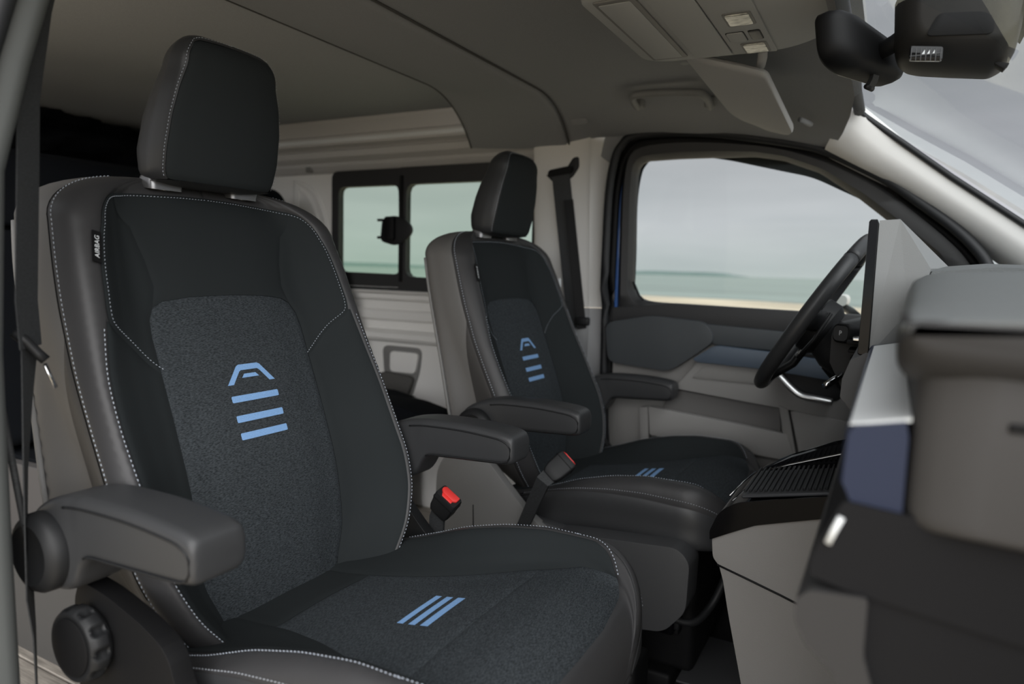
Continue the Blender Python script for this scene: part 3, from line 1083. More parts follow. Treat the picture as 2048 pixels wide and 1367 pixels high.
    loft('roof_bow', loops, CLOTH, C, cap=False, closed=False, angle=180)
    for nm, xo, zo, ze_ in (('bow_seam', -.369, 1.499, .30), ('bow_seam', .003, 1.4505, .30)):
        pth = []
        for yv in ys:
            e = yside_off(yv)
            pth.append((xo - .05 * e, yv, zo * (1 - e) + (1.352 + (zo - 1.444) * ze_) * e - .0005))
        tube(nm, pth, .0030, SEAM, C, 6)
    rbox('rear_headliner', (-1.36, 0, 1.512), (1.98, 1.66, .02), CLOTH_D, C, .004)
    struct(rbox('trim_3', (-.8, 0, 1.57), (3.2, 1.98, .03), CLOTH_D, None, 0))
    prism('clip_cover', rrect(.055, .016, .007, 4), lambda u, v, w: (.03 + u + .0, .735 + v * .75, 1.4055 - v * .75 - w), .004, CLOTH, C, bev=.001)
    for px, py in ((.435, .42),):
        lathe('visor_button', [(.016, .004), (.016, 0), (.013, -.003), (.001, -.004)], CLOTH_D, C, (px, py, 1.4495), 'Z', 20)
    # B pillar, driver side
    def pil(zs, xs, m, name, par):
        loops = []
        for z in zs:
            yi = .937 - .08 * (z - .83) if z > .83 else .937 - (.83 - z) * .02
            x0, x1 = xs
            lp = [(x0 - .02, yi + .09), (x0, yi + .02), (x0 + .02, yi - .045), (x0 + .05, yi - .062), (x1 - .078, yi - .062), (x1 - .064, yi - .058), (x1 - .012, yi - .018), (x1, yi + .01), (x1, yi + .09)]
            loops.append([(a, b, z) for a, b in catmull(lp, 4)])
        return loft(name, loops, m, par, cap=False, closed=False, angle=60)
    P = struct(pil([.835, .95, 1.1, 1.25, 1.40], (-.20, .092), TRIM, 'trim_4', None), 'pale grey B pillar trim by the driver seat')
    pil([-.02, .3, .6, .82, .834], (-.20, .094), PILLAR_LOW, 'lower_pillar_trim', P)
    prism('belt_opening', rpoly([(-.128, 1.266), (-.090, 1.262), (-.055, 1.280), (-.03, 1.315), (-.010, 1.318), (-.008, 1.285), (-.030, 1.255), (-.060, 1.240), (-.10, 1.240)], .008, 3), lambda u, v, w: (u, .872 - .08 * (v - .83) + w, v), .012, RUBBER, P, bev=.003)
    struct(rbox('trim_8', (.52, .925, .06), (1.40, .10, .20), PLASTIC_D, None, .01), 'dark door sill')
    # A pillar, driver side
    top = [(.776, .768, 1.398), (.893, .80, 1.297), (1.007, .805, 1.207), (1.165, .82, 1.092), (1.40, .85, .92), (1.52, .86, .84)]
    bot = [(.716, .818, 1.300), (.80, .832, 1.252), (.899, .842, 1.194), (1.014, .85, 1.105), (1.172, .87, .99), (1.36, .90, .84)]
    bot = [(.716, .818, 1.302), (.802, .828, 1.250), (.905, .838, 1.190), (1.05, .85, 1.085), (1.25, .88, .93), (1.36, .90, .84)]
    loops = []
    for a, b in zip(top, bot):
        a, b = np.array(a), np.array(b)
        mid = (a + b) / 2 + np.array([-.004, -.016, -.004])
        loops.append([tuple(a + (.02, .06, .01)), tuple(a), tuple(a * .7 + b * .3 + (-.003, -.013, -.003)), tuple(mid), tuple(a * .2 + b * .8 + (-.002, -.010, -.002)), tuple(b), tuple(b + (-.01, .05, -.01)), tuple((a + b) / 2 + (0, .08, 0))])
    struct(loft('trim_5', loops, TRIM, None, angle=60), 'pale grey A pillar trim beside the windscreen')
    # near B pillar edge (camera side)
    loops, sl = [], []
    for z, y0 in ((-.02, -.89), (.45, -.874), (.64, -.876), (.845, -.876), (1.041, -.8664), (1.16, -.836), (1.232, -.8143), (1.36, -.772), (1.47, -.70)):
        lp = [(.060, y0), (.064, y0 - .010), (.060, y0 - .030), (.042, y0 - .06), (-.03, y0 - .08), (-.10, y0 - .06), (-.10, y0 + .01), (-.03, y0 + .020), (.03, y0 + .014), (.052, y0 + .008)]
        loops.append([(a, b, z) for a, b in lp])
        sl.append((.063, y0 - .040, z))
    P6 = struct(loft('trim_6', loops, NEARPIL, None, angle=60), 'grey B pillar edge at the left of the view')
    tube('door_seal', sl, .013, RUBBER, P6, 8)
    # roof side rail above the open door, camera side
    struct(rbox('trim_7', (.42, -.90, 1.43), (1.0, .10, .14), CLOTH, None, .03))
    # windscreen
    W2 = struct(empty('window_2'), 'windscreen')
    V, F = [], []
    nx, ny = 14, 16
    for i in range(nx + 1):
        t = i / nx
        for j in range(ny + 1):
            s = -1 + 2 * j / ny
            x = .792 + .76 * t + .05 * (1 - s * s) * (.3 + t)
            V.append((x, s * (.835 + .10 * t), 1.395 - .545 * t + .012 * (1 - s * s)))
    for i in range(nx):
        for j in range(ny):
            a = i * (ny + 1) + j
            F.append((a, a + 1, a + ny + 2, a + ny + 1))
    obj('pane', V, F, SGLASS, W2, True, 180)
    edge = [(.786, yv, 1.396) for yv in np.linspace(-.74, .70, 12)] + [(.787, .745, 1.392), (.792, .772, 1.383), (.81, .784, 1.368)] + [tuple(np.array(p) + (.004, -.004, .004)) for p in top[1:]]
    tube('header_seal', [(.794, yv, 1.388 - .006 * abs(yv)) for yv in np.linspace(-.74, .71, 12)] + [(.796, .742, 1.375)], .014, RUBBER, W2, 8)
    tube('rubber_seal', edge, .0075, RUBBER, W2, 8)
shell()

# ================================================================== DRIVER DOOR
def front_door():
    D = struct(empty('door_1', (0, 0, 0)), 'driver door with black framed window and grey card')
    opening = [(.094, .60), (.090, .80), (.090, 1.0), (.093, 1.20), (.108, 1.305), (.128, 1.346), (.165, 1.372), (.282, 1.376), (.40, 1.366), (.487, 1.352), (.60, 1.330), (.701, 1.304), (.80, 1.255), (.876, 1.210), (.95, 1.153), (1.019, 1.098), (1.07, 1.048), (1.105, 1.0), (1.118, .95), (1.12, .80), (1.12, .60)]
    tube('door_seal', [(x, .846 + .02 * (z < .9), z) for x, z in catmull(opening, 4)] , .014, RUBBER, D, 8)
    tube('door_seal_lower', [(.094, .866, .60), (.100, .868, .45), (.115, .868, .30), (.15, .87, .12)], .016, RUBBER, D, 8)
    tube('inner_seal', [(x + .012 * (1 if x < .3 else -1 if x > .9 else 0), .882, z - .016 * (z > 1)) for x, z in catmull(opening, 4)], .012, PLASTIC_D, D, 8)
    oc0 = [np.array(q) for q in catmull(opening, 4)]
    loft('jamb', [[(q[0], yj, q[1]) for q in oc0] for yj in (.848, .90, .955)], RUBBER, D, cap=False, closed=False, angle=60)
    cjj = np.array((.58, .95))
    def off2(q, d):
        v = q - cjj
        return q + v / np.linalg.norm(v) * d
    loft('jamb_back', [[(a[0], .945, a[1]) for a in (off2(q, dd) for q in oc0)] for dd in (.02, -.07)], RUBBER, D, cap=False, closed=False, angle=60)
    loft('body_infill', [[(a[0], yj, a[1]) for a in (off2(q, dd) for q in oc0 if q[1] > 1.285)] for dd, yj in ((.004, .852), (.05, .856), (.10, .875))], CLOTH, D, cap=False, closed=False, angle=60)
    # painted door edge
    rbox('painted_edge', (.116, .900, 1.03), (.010, .03, .47), BODY_BLUE, D, .002)
    outer = [(.122, .80), (.122, 1.0), (.124, 1.20), (.136, 1.300), (.155, 1.340), (.20, 1.356), (.30, 1.360), (.40, 1.352), (.50, 1.338), (.60, 1.318), (.70, 1.285), (.80, 1.238), (.88, 1.190), (.96, 1.128), (1.03, 1.068), (1.075, 1.02), (1.095, .97), (1.10, .88), (1.10, .80)]
    inner = [(.163, .90), (.163, 1.0), (.163, 1.20), (.166, 1.270), (.172, 1.288), (.190, 1.303), (.30, 1.305), (.42, 1.303), (.52, 1.300), (.60, 1.285), (.70, 1.246), (.80, 1.176), (.88, 1.110), (.94, 1.060), (.98, 1.030), (1.0, 1.008), (1.004, .975), (1.0, .86), (.90, .846), (.60, .850), (.40, .858), (.24, .862), (.20, .866), (.178, .880)]
    oc = catmull(outer, 5)
    A = resample(oc + [np.array((.60, .795))], 140)
    B = resample(inner, 140)
    # match the two loops by direction from the window's middle
    c = np.array((.52, 1.05))
    def polar(L):
        a = np.unwrap(np.arctan2(L[:, 1] - c[1], L[:, 0] - c[0]))
        return a
    ang = np.linspace(-math.pi, math.pi, 140, endpoint=False)
    def at_ang(L):
        L = np.array(densify(L, .004, True))
        a = np.arctan2(L[:, 1] - c[1], L[:, 0] - c[0])
        o = np.argsort(a)
        a, L = a[o], L[o]
        a = np.r_[a[-1] - 2 * math.pi, a, a[0] + 2 * math.pi]
        L = np.vstack([L[-1:], L, L[:1]])
        return np.stack([np.interp(ang, a, L[:, 0]), np.interp(ang, a, L[:, 1])], 1)
    A = at_ang(A)
    B = at_ang(B)
    def yy(z):
        return .905 - .05 * (z - .85)
    L = [[(u, yy(v) - .012, v) for u, v in A], [(u * .75 + p * .25, yy(v) - .022, v * .75 + q * .25) for (u, v), (p, q) in zip(A, B)],
         [(u * .25 + p * .75, yy(v) - .018, v * .25 + q * .75) for (u, v), (p, q) in zip(A, B)], [(u, yy(v) + .004, v) for u, v in B], [(u, yy(v) + .03, v) for u, v in B], [(u, yy(v) + .03, v) for u, v in A]]
    L.append(L[0])
    loft('window_frame', L, FRAME, D, cap=False, angle=40)
    big = [(c + (p - c) * 1.01) for p in B]
    prism('pane', [tuple(p) for p in big], lambda u, v, w: (u, yy(v) + .012 + w, v), .004, WGLASS, D, bev=0)
    tube('quarter_bar', [(.178, .897, .900), (.168, .899, .925), (.190, .899, .880), (.205, .898, .868)], .004, RUBBER, D, 6)
    # card
    prism('card', rpoly([(.10, .10), (1.12, .10), (1.12, .80), (.10, .80)], .03), XZ(.885), .03, DOOR_GREY, D, bev=.004)
    prism('belt_rail', rpoly([(.105, .795), (1.10, .78), (1.10, .85), (.30, .862), (.108, .84)], .01, 3), XZ(.872), .045, FRAME, D, bev=.006)
    prism('upper_pad', rpoly([(.100, .792), (.246, .822), (.42, .812), (.452, .760), (.399, .716), (.317, .653), (.115, .666)], .03, 5), XZ(.838), .05, DOOR_DARK, D, bev=.016, seg=4)
    prism('upper_pad_recess', rpoly([(.40, .806), (.80, .79), (.80, .735), (.44, .745)], .012, 3), XZ(.852), .035, DOOR_DARK, D, bev=.010, seg=3)
    prism('blue_trim', rpoly([(.388, .700), (.452, .745), (.60, .738), (.80, .72), (.80, .67), (.595, .688), (.402, .692)], .012, 4), XZ(.826), .05, DOOR_BLUE, D, bev=.012, seg=3)
    prism('armrest', rpoly([(.332, .602), (.402, .694), (.595, .688), (.82, .665), (.90, .60), (.84, .560)], .012, 4), XZ(.846), .045, DOOR_GREY_L, D, bev=.014, seg=4)
    prism('armrest_recess', rpoly([(.385, .640), (.42, .682), (.62, .676), (.60, .640)], .012, 4), XZ(.842), .01, DOOR_GREY, D, bev=.004)
    prism('pocket_back', rpoly([(.318, .596), (.640, .578), (.650, .46), (.264, .46)], .006, 3), XZ(.868), .02, DOOR_DK, D, bev=.004)
    prism('pocket_lip', rpoly([(.257, .538), (.668, .505), (.697, .428), (.266, .449)], .006, 3), XZ(.834), .03, DOOR_GREY_L, D, bev=.010, seg=3)
    prism('pocket_end', rpoly([(.640, .585), (.665, .577), (.700, .425), (.672, .43)], .004, 3), XZ(.838), .04, DOOR_GREY, D, bev=.006)
    prism('speaker_panel', rpoly([(.670, .575), (.95, .550), (.95, .40), (.712, .415)], .012, 3), XZ(.842), .035, DOOR_GREY_L, D, bev=.010, seg=3)
    prism('rear_lip', rpoly([(.225, .53), (.252, .535), (.262, .40), (.235, .40)], .004, 3), XZ(.846), .03, DOOR_GREY_L, D, bev=.006)
    prism('lower_card', rpoly([(.262, .447), (.70, .427), (1.0, .40), (1.0, .12), (.25, .12)], .01, 3), XZ(.872), .02, DOOR_DK, D, bev=.006)
    h = catmull([(.618, .838, .690), (.645, .828, .665), (.672, .822, .641), (.698, .820, .624), (.735, .822, .619), (.778, .828, .613)], 5)
    tube('lever_handle', h, .010, SILVER, D, 12, ry=.017, up=(0, 1, 0), taper=[min(1, .55 + .12 * k) for k in range(len(h))])
    prism('handle_bowl', rpoly([(.62, .70), (.69, .705), (.80, .655), (.80, .615), (.70, .61)], .02, 4), XZ(.843), .006, PLASTIC, D, bev=.002)
    loft('door_mirror', [[(x0, 1.08 + sy, a) for x0, a in ((.745 + q * k, .886 + r * k) for q, r in rrect(.085, .036, .014, 4))] for sy, k in ((0, .9), (.03, 1), (.10, 1), (.14, .8))], TRIM, D)
    tube('mirror_arm', [(.77, 1.12, .868), (.80, 1.05, .855), (.82, .95, .845)], .012, PLASTIC, D, 8)
front_door()
# ================================================================== SEATS
def full_seat(name, loc, driver):
    sh = PLASTIC_G if driver else PLASTIC
    root = build_seat(name, loc, sh)
    return root

near = full_seat('front_seat', (0, -.4725, 0), False)
tag(near, 'nearest front seat, black and grey upholstery with blue roof emblem, knob on its side', 'seat', 'front seats')

def copy_tree(o, parent=None):
    c = o.copy()
    COL.objects.link(c)
    c.parent = parent
    for ch in list(o.children):
        copy_tree(ch, c)
    return c
far = copy_tree(near)
far.location = (.026, .4725, -.024)
far['label'] = 'far front seat behind the steering wheel, beside the driver door'

def finish_seat(root, driver):
    arm_parts(root, 'armrest', -.315, 0, -1, zoff=-.002, dx=-.029)
    arm_parts(root, 'armrest', .315, 0, 1, zoff=-.017)
    if not driver:
        shield_part(root, -1, PLASTIC_D)
        shield_part(root, 1, PLASTIC)
        knob_part(root, -.322)
        rbox('seat_base', (.28, 0, .19), (.50, .42, .30), PLASTIC_D, root, .02)
        rbox('pedestal', (.26, 0, .02), (.46, .40, .05), PLASTIC_D, root, .01)
    else:
        tube('shield_seam', [(.012, -.3185, .40), (.014, -.3185, .345)], .0012, PLASTIC_D, root, 6)
        shield_part(root, -1, PLASTIC_G)
        shield_part(root, 1, PLASTIC)
        rbox('seat_base', (.28, .03, .19), (.50, .40, .30), PLASTIC_D, root, .02)
        rbox('pedestal', (.26, 0, .025), (.46, .42, .05), PLASTIC_D, root, .01)
        prism('side_cover', rpoly([(.10, .345), (.20, .375), (.27, .385), (.52, .405), (.548, .38), (.545, .27), (.50, .215), (.40, .20), (.10, .20)], .02, 4), XZ(-.245, -1), .085, CHARCOAL, root, bev=.014, seg=4)
        prism('cover_extension', rpoly([(-.06, .33), (.06, .335), (.24, .315), (.30, .28), (.30, .16), (-.03, .16)], .02, 4), XZ(-.30, -1), .04, PLASTIC_G, root, bev=.010, seg=3)
        prism('side_valance', rpoly([(.07, .40), (.30, .375), (.30, .32), (.09, .33)], .008, 3), XZ(-.27, -1), .03, CHARCOAL, root, bev=.006)
        n = rbox('white_tag', (-.045, .262, .935), (.014, .004, .034), LABEL, root, .001, 1)
        n['label'] = 'white fabric tag on the outer shoulder'
        for k in range(3):
            rbox('slide_rail', (.36, -.22 + .09 * k, .175 - .02 * k), (.30, .035, .02), PLASTIC_D, root, .004)
finish_seat(near, False)
finish_seat(far, True)

# ================================================================== BUCKLES AND BELTS
def buckle(name, loc, aim, face, base, label):
    """loc = middle of the top face; aim = direction the top faces; face = direction of wide side"""
    a = Vector(aim).normalized()
    w = Vector(face)
    w = (w - a * w.dot(a)).normalized()
    t = a.cross(w)
    root = empty(name, loc)
    L = Vector(loc)
    def P(u, v, h):
        return tuple(w * u + t * v + a * h)
    loops = []
    for h, k in ((-.060, .62), (-.054, .82), (-.042, .94), (-.012, 1.0), (-.004, 1.0), (0, .93)):
        loops.append([P(u * k, v * k, h) for u, v in rrect(.050, .030, .005, 3)])
    loft('housing', loops, PLASTIC, root, angle=40)
    loops = [[P(u * k, v * k, h) for u, v in rrect(.0515, .0315, .005, 3)] for h, k in ((-.0145, 1.0), (-.0125, 1.0))]
    loft('housing_seam', loops, PLASTIC_D, root, angle=40)
    poly = [(-.020, .006), (-.016, .0105), (.019, .0105), (.019, -.001), (.013, -.006), (-.013, -.006), (-.020, 0)]
    prism('press_button', poly, lambda u, v, h: P(u, v, -.001 + h), .006, RED, root, bev=.0015)
    prism('button_slope', [(-.014, -.0055), (.013, -.0055), (.013, -.011), (-.010, -.011)], lambda u, v, h: P(u, v, -.001 + h), .0025, RED, root, bev=.001)
    b = Vector(base) - L
    pts = [a * -.052, a * -.075, (a * -.075) * .4 + b * .6, b]
    strap('stalk', [tuple(p) for p in pts], [.036, .032, .030, .028], .008, tuple(w), WEB, root)
    tag(root, label, 'seat belt buckle', 'belt buckles')
    return root
buckle('belt_buckle', (.176, -.163, .510), (.569, -.304, .764), (.815, .088, -.572), (.135, -.150, .34), 'black belt buckle with bright red button standing between the two front seats')
buckle('belt_buckle', (.295, .135, .534), (.481, .666, .571), (.758, .012, -.653), (.185, .130, .350), 'black belt buckle leaning over the far seat cushion, red edge just visible')

def belts():
    b = empty('seat_belt', (.024, -.829, 0))
    tag(b, 'black seat belt hanging down at the left edge beside the near seat', 'seat belt', 'front seat belts')
    z0 = [(1.36, -.770, .030), (1.24, -.800, .030), (1.135, -.8175, .030), (1.07, -.8205, .030), (.99, -.8245, .030), (.90, -.829, .030), (.845, -.8265, .028)]
    pts = [(.03, y + 0, z) for z, y, w in z0]
    # widths seen across the camera's view of the strap
    strap('webbing', [(p[0] - .03, p[1] + .83, p[2]) for p in pts], .046, .0014, (-.59, .81, 0), WEB, b)
    pts2 = [(.028, -.827, .845), (.028, -.832, .78), (.03, -.838, .70), (.03, -.841, .607), (.03, -.839, .55), (.03, -.836, .50), (.03, -.836, .40), (.03, -.834, .25)]
    wd = [(-.59, .81, 0), (-.70, .70, 0), (-.82, .57, 0), (-.86, .50, 0), (-.78, .62, 0), (-.84, .52, 0), (-.88, .46, 0), (-.85, .5, 0)]
    strap('lower_webbing', [(p[0] - .03, p[1] + .83, p[2]) for p in pts2], [.034, .03, .03, .03, .034, .03, .024, .03], .0014, wd, WEB, b)
    tube('back_webbing', catmull([(-.015, -.030, 1.02), (-.02, -.034, .93), (-.018, -.030, .85), (-.012, -.022, .76), (0, -.010, .62)], 5), .004, WEB, b, 8)
    tube('tongue_grip', [(.0, -.014, .864), (.005, -.004, .853), (.010, .006, .838), (.014, .012, .830)], .0085, PLASTIC, b, 10, ry=.006)
    tube('tongue_plate', [(.012, .012, .826), (.014, .016, .812), (.016, .021, .797)], .0058, CHROME, b, 10, ry=.002, up=(.6, .8, 0))
    c = empty('seat_belt', (-.06, .832, 1.26))
    tag(c, 'dark seat belt running down the pale pillar behind the far seat', 'seat belt', 'front seat belts')
    q = []
    for t in np.linspace(0, 1, 7):
        q.append((-.010 + .060 * t, -.002 + .038 * t, .005 - .50 * t))
    strap('webbing', q, .060, .002, (1, .15, 0), WEB, c)
    q2 = [(p[0] + .020, p[1] - .004, p[2]) for p in q[1:]]
    strap('webbing_fold', q2, .030, .002, (1, .5, 0), PLASTIC_D, c)
    lp = [[(-.010 + u, -.004 + w, .012 + v + .15 * u) for u, v in rrect(.084, .022, .010, 4)] for w in (-.006, .006)]
    loft('guide_loop', lp, PLASTIC_D, c)
    rbox('tongue', (.072, .030, -.470), (.05, .018, .028), PLASTIC, c, .006)
belts()

# ================================================================== REAR BENCH
def bench():
    b = empty('rear_bench', (-.95, .2, 0))
    tag(b, 'dark rear bench with grey side behind the front seats', 'bench')
    ox, oy = .95, -.2
    def pr(name, poly, y0, y1, m, bev=.02, r=.03):
        prism(name, [(x + ox, z) for x, z in rpoly(poly, r, 4)], lambda u, v, w: (u, y0 + oy + w, v), y1 - y0, m, b, bev=bev, seg=3)
    pr('base', [(-1.25, .0), (-.66, .0), (-.66, .30), (-1.25, .30)], -.405, .84, CAB, .006, .01)
    pr('cushion', [(-1.22, .31), (-.62, .30), (-.585, .36), (-.60, .45), (-.72, .475), (-1.22, .46)], -.42, .86, BENCH_G, .02)
    pr('cushion_top', [(-1.20, .462), (-.74, .478), (-.64, .468), (-.74, .484), (-1.20, .478)], -.40, .84, BENCH, .003, .003)
    pr('backrest', [(-1.02, .48), (-.90, .50), (-1.02, 1.015), (-1.18, 1.015)], -.44, .84, BENCH, .03)
    pr('backrest_upper', [(-1.24, 1.025), (-1.06, 1.025), (-1.16, 1.22), (-1.26, 1.25)], -.44, .58, BENCH, .03)
    for y0 in (.62,):
        pr('head_cushion', [(-1.25, 1.03), (-1.12, 1.03), (-1.20, 1.22), (-1.28, 1.25)], y0 - .03, y0 + .10, BENCH, .04, .05)
    pr('end_armrest', [(-.95, .35), (-.36, .35), (-.38, .47), (-.50, .495), (-.95, .50)], .55, .70, BENCH, .03)
bench()
def tent():
    V, F = [], []
    rnd = random.Random(4)
    nx, nz = 40, 8
    for i in range(nx + 1):
        y = -.9 + 1.75 * i / nx
        for j in range(nz + 1):
            z = 1.505 - .17 * j / nz + .03 * math.sin(i * .5) * (j / nz)
            V.append((-1.95 + .03 * math.sin(i * 1.7 + j) + .05 * math.sin(j * 1.2 + i * .3) + .05 * (j / nz), y, z))
    for i in range(nx):
        for j in range(nz):
            a = i * (nz + 1) + j
            F.append((a, a + 1, a + nz + 2, a + nz + 1))
    o = obj('folded_curtain', V, F, BENCH, None, True, 180)
    tag(o, 'dark crumpled fabric hanging under the rear ceiling edge', 'curtain')
    return o
tent()

# ================================================================== STEERING WHEEL
def wheel():
    c = Vector((.748, .4725, .870))
    root = empty('steering_wheel', c)
    tag(root, 'black leather steering wheel seen nearly edge on', 'steering wheel')
    tilt = math.atan2(.216, .353)
    U = Vector((math.sin(tilt), 0, math.cos(tilt)))
    Yv = Vector((0, 1, 0))
    Nn = Vector((math.cos(tilt), 0, -math.sin(tilt)))     # away from the driver
    R = .193
    def P(a, r=R, n=0):
        return tuple(Yv * (r * math.sin(a)) + U * (r * math.cos(a)) + Nn * n)
    full = [P(a) for a in np.linspace(0, 2 * math.pi, 73)[:-1]]
    a1 = rad(42)
    up = [P(a) for a in np.linspace(-a1, a1, 22)]
    low = [P(a) for a in np.linspace(a1, 2 * math.pi - a1, 60)]
    tube('rim', low, .0185, LEATHER_D, root, 14, ry=.0165, up=tuple(Nn))
    tube('rim_top', up, .0182, LEATHER_D, root, 14, ry=.0162, up=tuple(Nn))
    for s in (-1, 1):
        tube('rim_seam', [P(s * (a1 - .006)), P(s * (a1 + .006))], .0189, PLASTIC_D, root, 14, ry=.0169, up=tuple(Nn))
    hub = [[tuple(Vector(P(a, .066 * k, n)) - U * .018) for a in np.linspace(0, 2 * math.pi, 33)[:-1]] for k, n in ((.3, -.002), (.8, .0), (1, .012), (1, .04), (.8, .055))]
    loft('hub', hub, PLASTIC, root, angle=40)
    for s in (-1, 1):
        tube('spoke', [P(s * math.pi / 2, .07, .025), P(s * math.pi / 2, .12, .018), P(s * math.pi / 2, .185, .002)], .012, PLASTIC, root, 10, ry=.026, up=tuple(U))
    tube('lower_spoke', [P(math.pi, .06, .03), P(math.pi, .12, .03), P(math.pi, .188, .002)], .022, PLASTIC, root, 10, ry=.010, up=tuple(Nn))
    for s in (-1, 1):
        pv = [P(s * rad(120), .16, .035), P(s * rad(100), .165, .04), P(s * rad(78), .16, .035)]
        tube('paddle', pv, .010, PLASTIC, root, 8, ry=.004, up=tuple(Nn))
        tube('paddle_tip', [P(s * rad(122), .150, .030), P(s * rad(116), .158, .033)], .006, SILVER, root, 8, ry=.004, up=tuple(Nn))
wheel()
def column():
    root = empty('steering_column', (.86, .4725, .80))
    tag(root, 'black steering column cowl with a gear selector stalk', 'steering column')
    o = Vector((.86, .4725, .80))
    def loop(c, w, h, r, tl=rad(31)):
        U = Vector((math.sin(tl), 0, math.cos(tl)))
        return [tuple(Vector(c) - o + Vector((0, 1, 0)) * u + U * v) for u, v in rrect(w, h, r, 5)]
    loft('cowl', [loop((.775, .4725, .818), .13, .085, .03), loop((.80, .4725, .806), .17, .115, .045), (loop((.88, .4725, .775), .19, .15, .05)), loop((1.0, .4725, .71), .20, .17, .05)], PLASTIC, root, angle=50)
    loft('lower_cowl', [loop((.79, .4725, .775), .10, .06, .02), loop((.85, .4725, .725), .16, .08, .03), loop((.95, .4725, .67), .17, .10, .03)], PLASTIC_D, root, angle=50)
    st = [Vector(p) - o for p in ((.86, .40, .835), (.852, .345, .838), (.838, .300, .842))]
    tube('selector_stalk', [tuple(p) for p in st], .015, PLASTIC, root, 12)
    d = (Vector((.800, .262, .8435)) - Vector((.838, .30, .842))).normalized()
    e1 = Vector((.72, -.69, 0)).normalized()
    ax = Vector((-.66, -.75, .03)).normalized()
    sx = Vector((.75, -.66, 0)).normalized()
    sz = ax.cross(sx)
    ctr = Vector((.838, .295, .842)) - o
    loft('selector_knob', [[tuple(ctr + ax * h + sx * u * k + sz * v * k) for u, v in rrect(.046, .040, .014, 5)] for h, k in ((-.012, .7), (0, .95), (.022, 1), (.028, .95), (.030, .85))], PLASTIC_D, root, angle=40)
    loft('selector_ring', [[tuple(ctr + ax * h + sx * u + sz * v) for u, v in rrect(.036, .030, .010, 5)] for h in (.0295, .0308)], CHARCOAL, root, angle=40)
    cu = bpy.data.curves.new('t', 'FONT')
    cu.body = 'P'
    cu.size = .014
    cu.align_x = 'CENTER'
    cu.align_y = 'CENTER'
    cu.extrude = .0001
    to = bpy.data.objects.new('t', cu)
    COL.objects.link(to)
    me = bpy.data.meshes.new_from_object(to.evaluated_get(bpy.context.evaluated_depsgraph_get()))
    bpy.data.objects.remove(to)
    up = Vector((0, 0, 1))
    rt = up.cross(ax).normalized()
    for v in me.vertices:
        v.co = ctr + ax * .0312 + rt * v.co.x + up * v.co.y + ax * v.co.z
    link('selector_letter', me, LABEL, root, False)
    tube('wiper_stalk', [tuple(Vector(p) - o) for p in ((.84, .40, .80), (.825, .30, .755), (.80, .23, .74))], .007, CHROME, root, 8)
column()

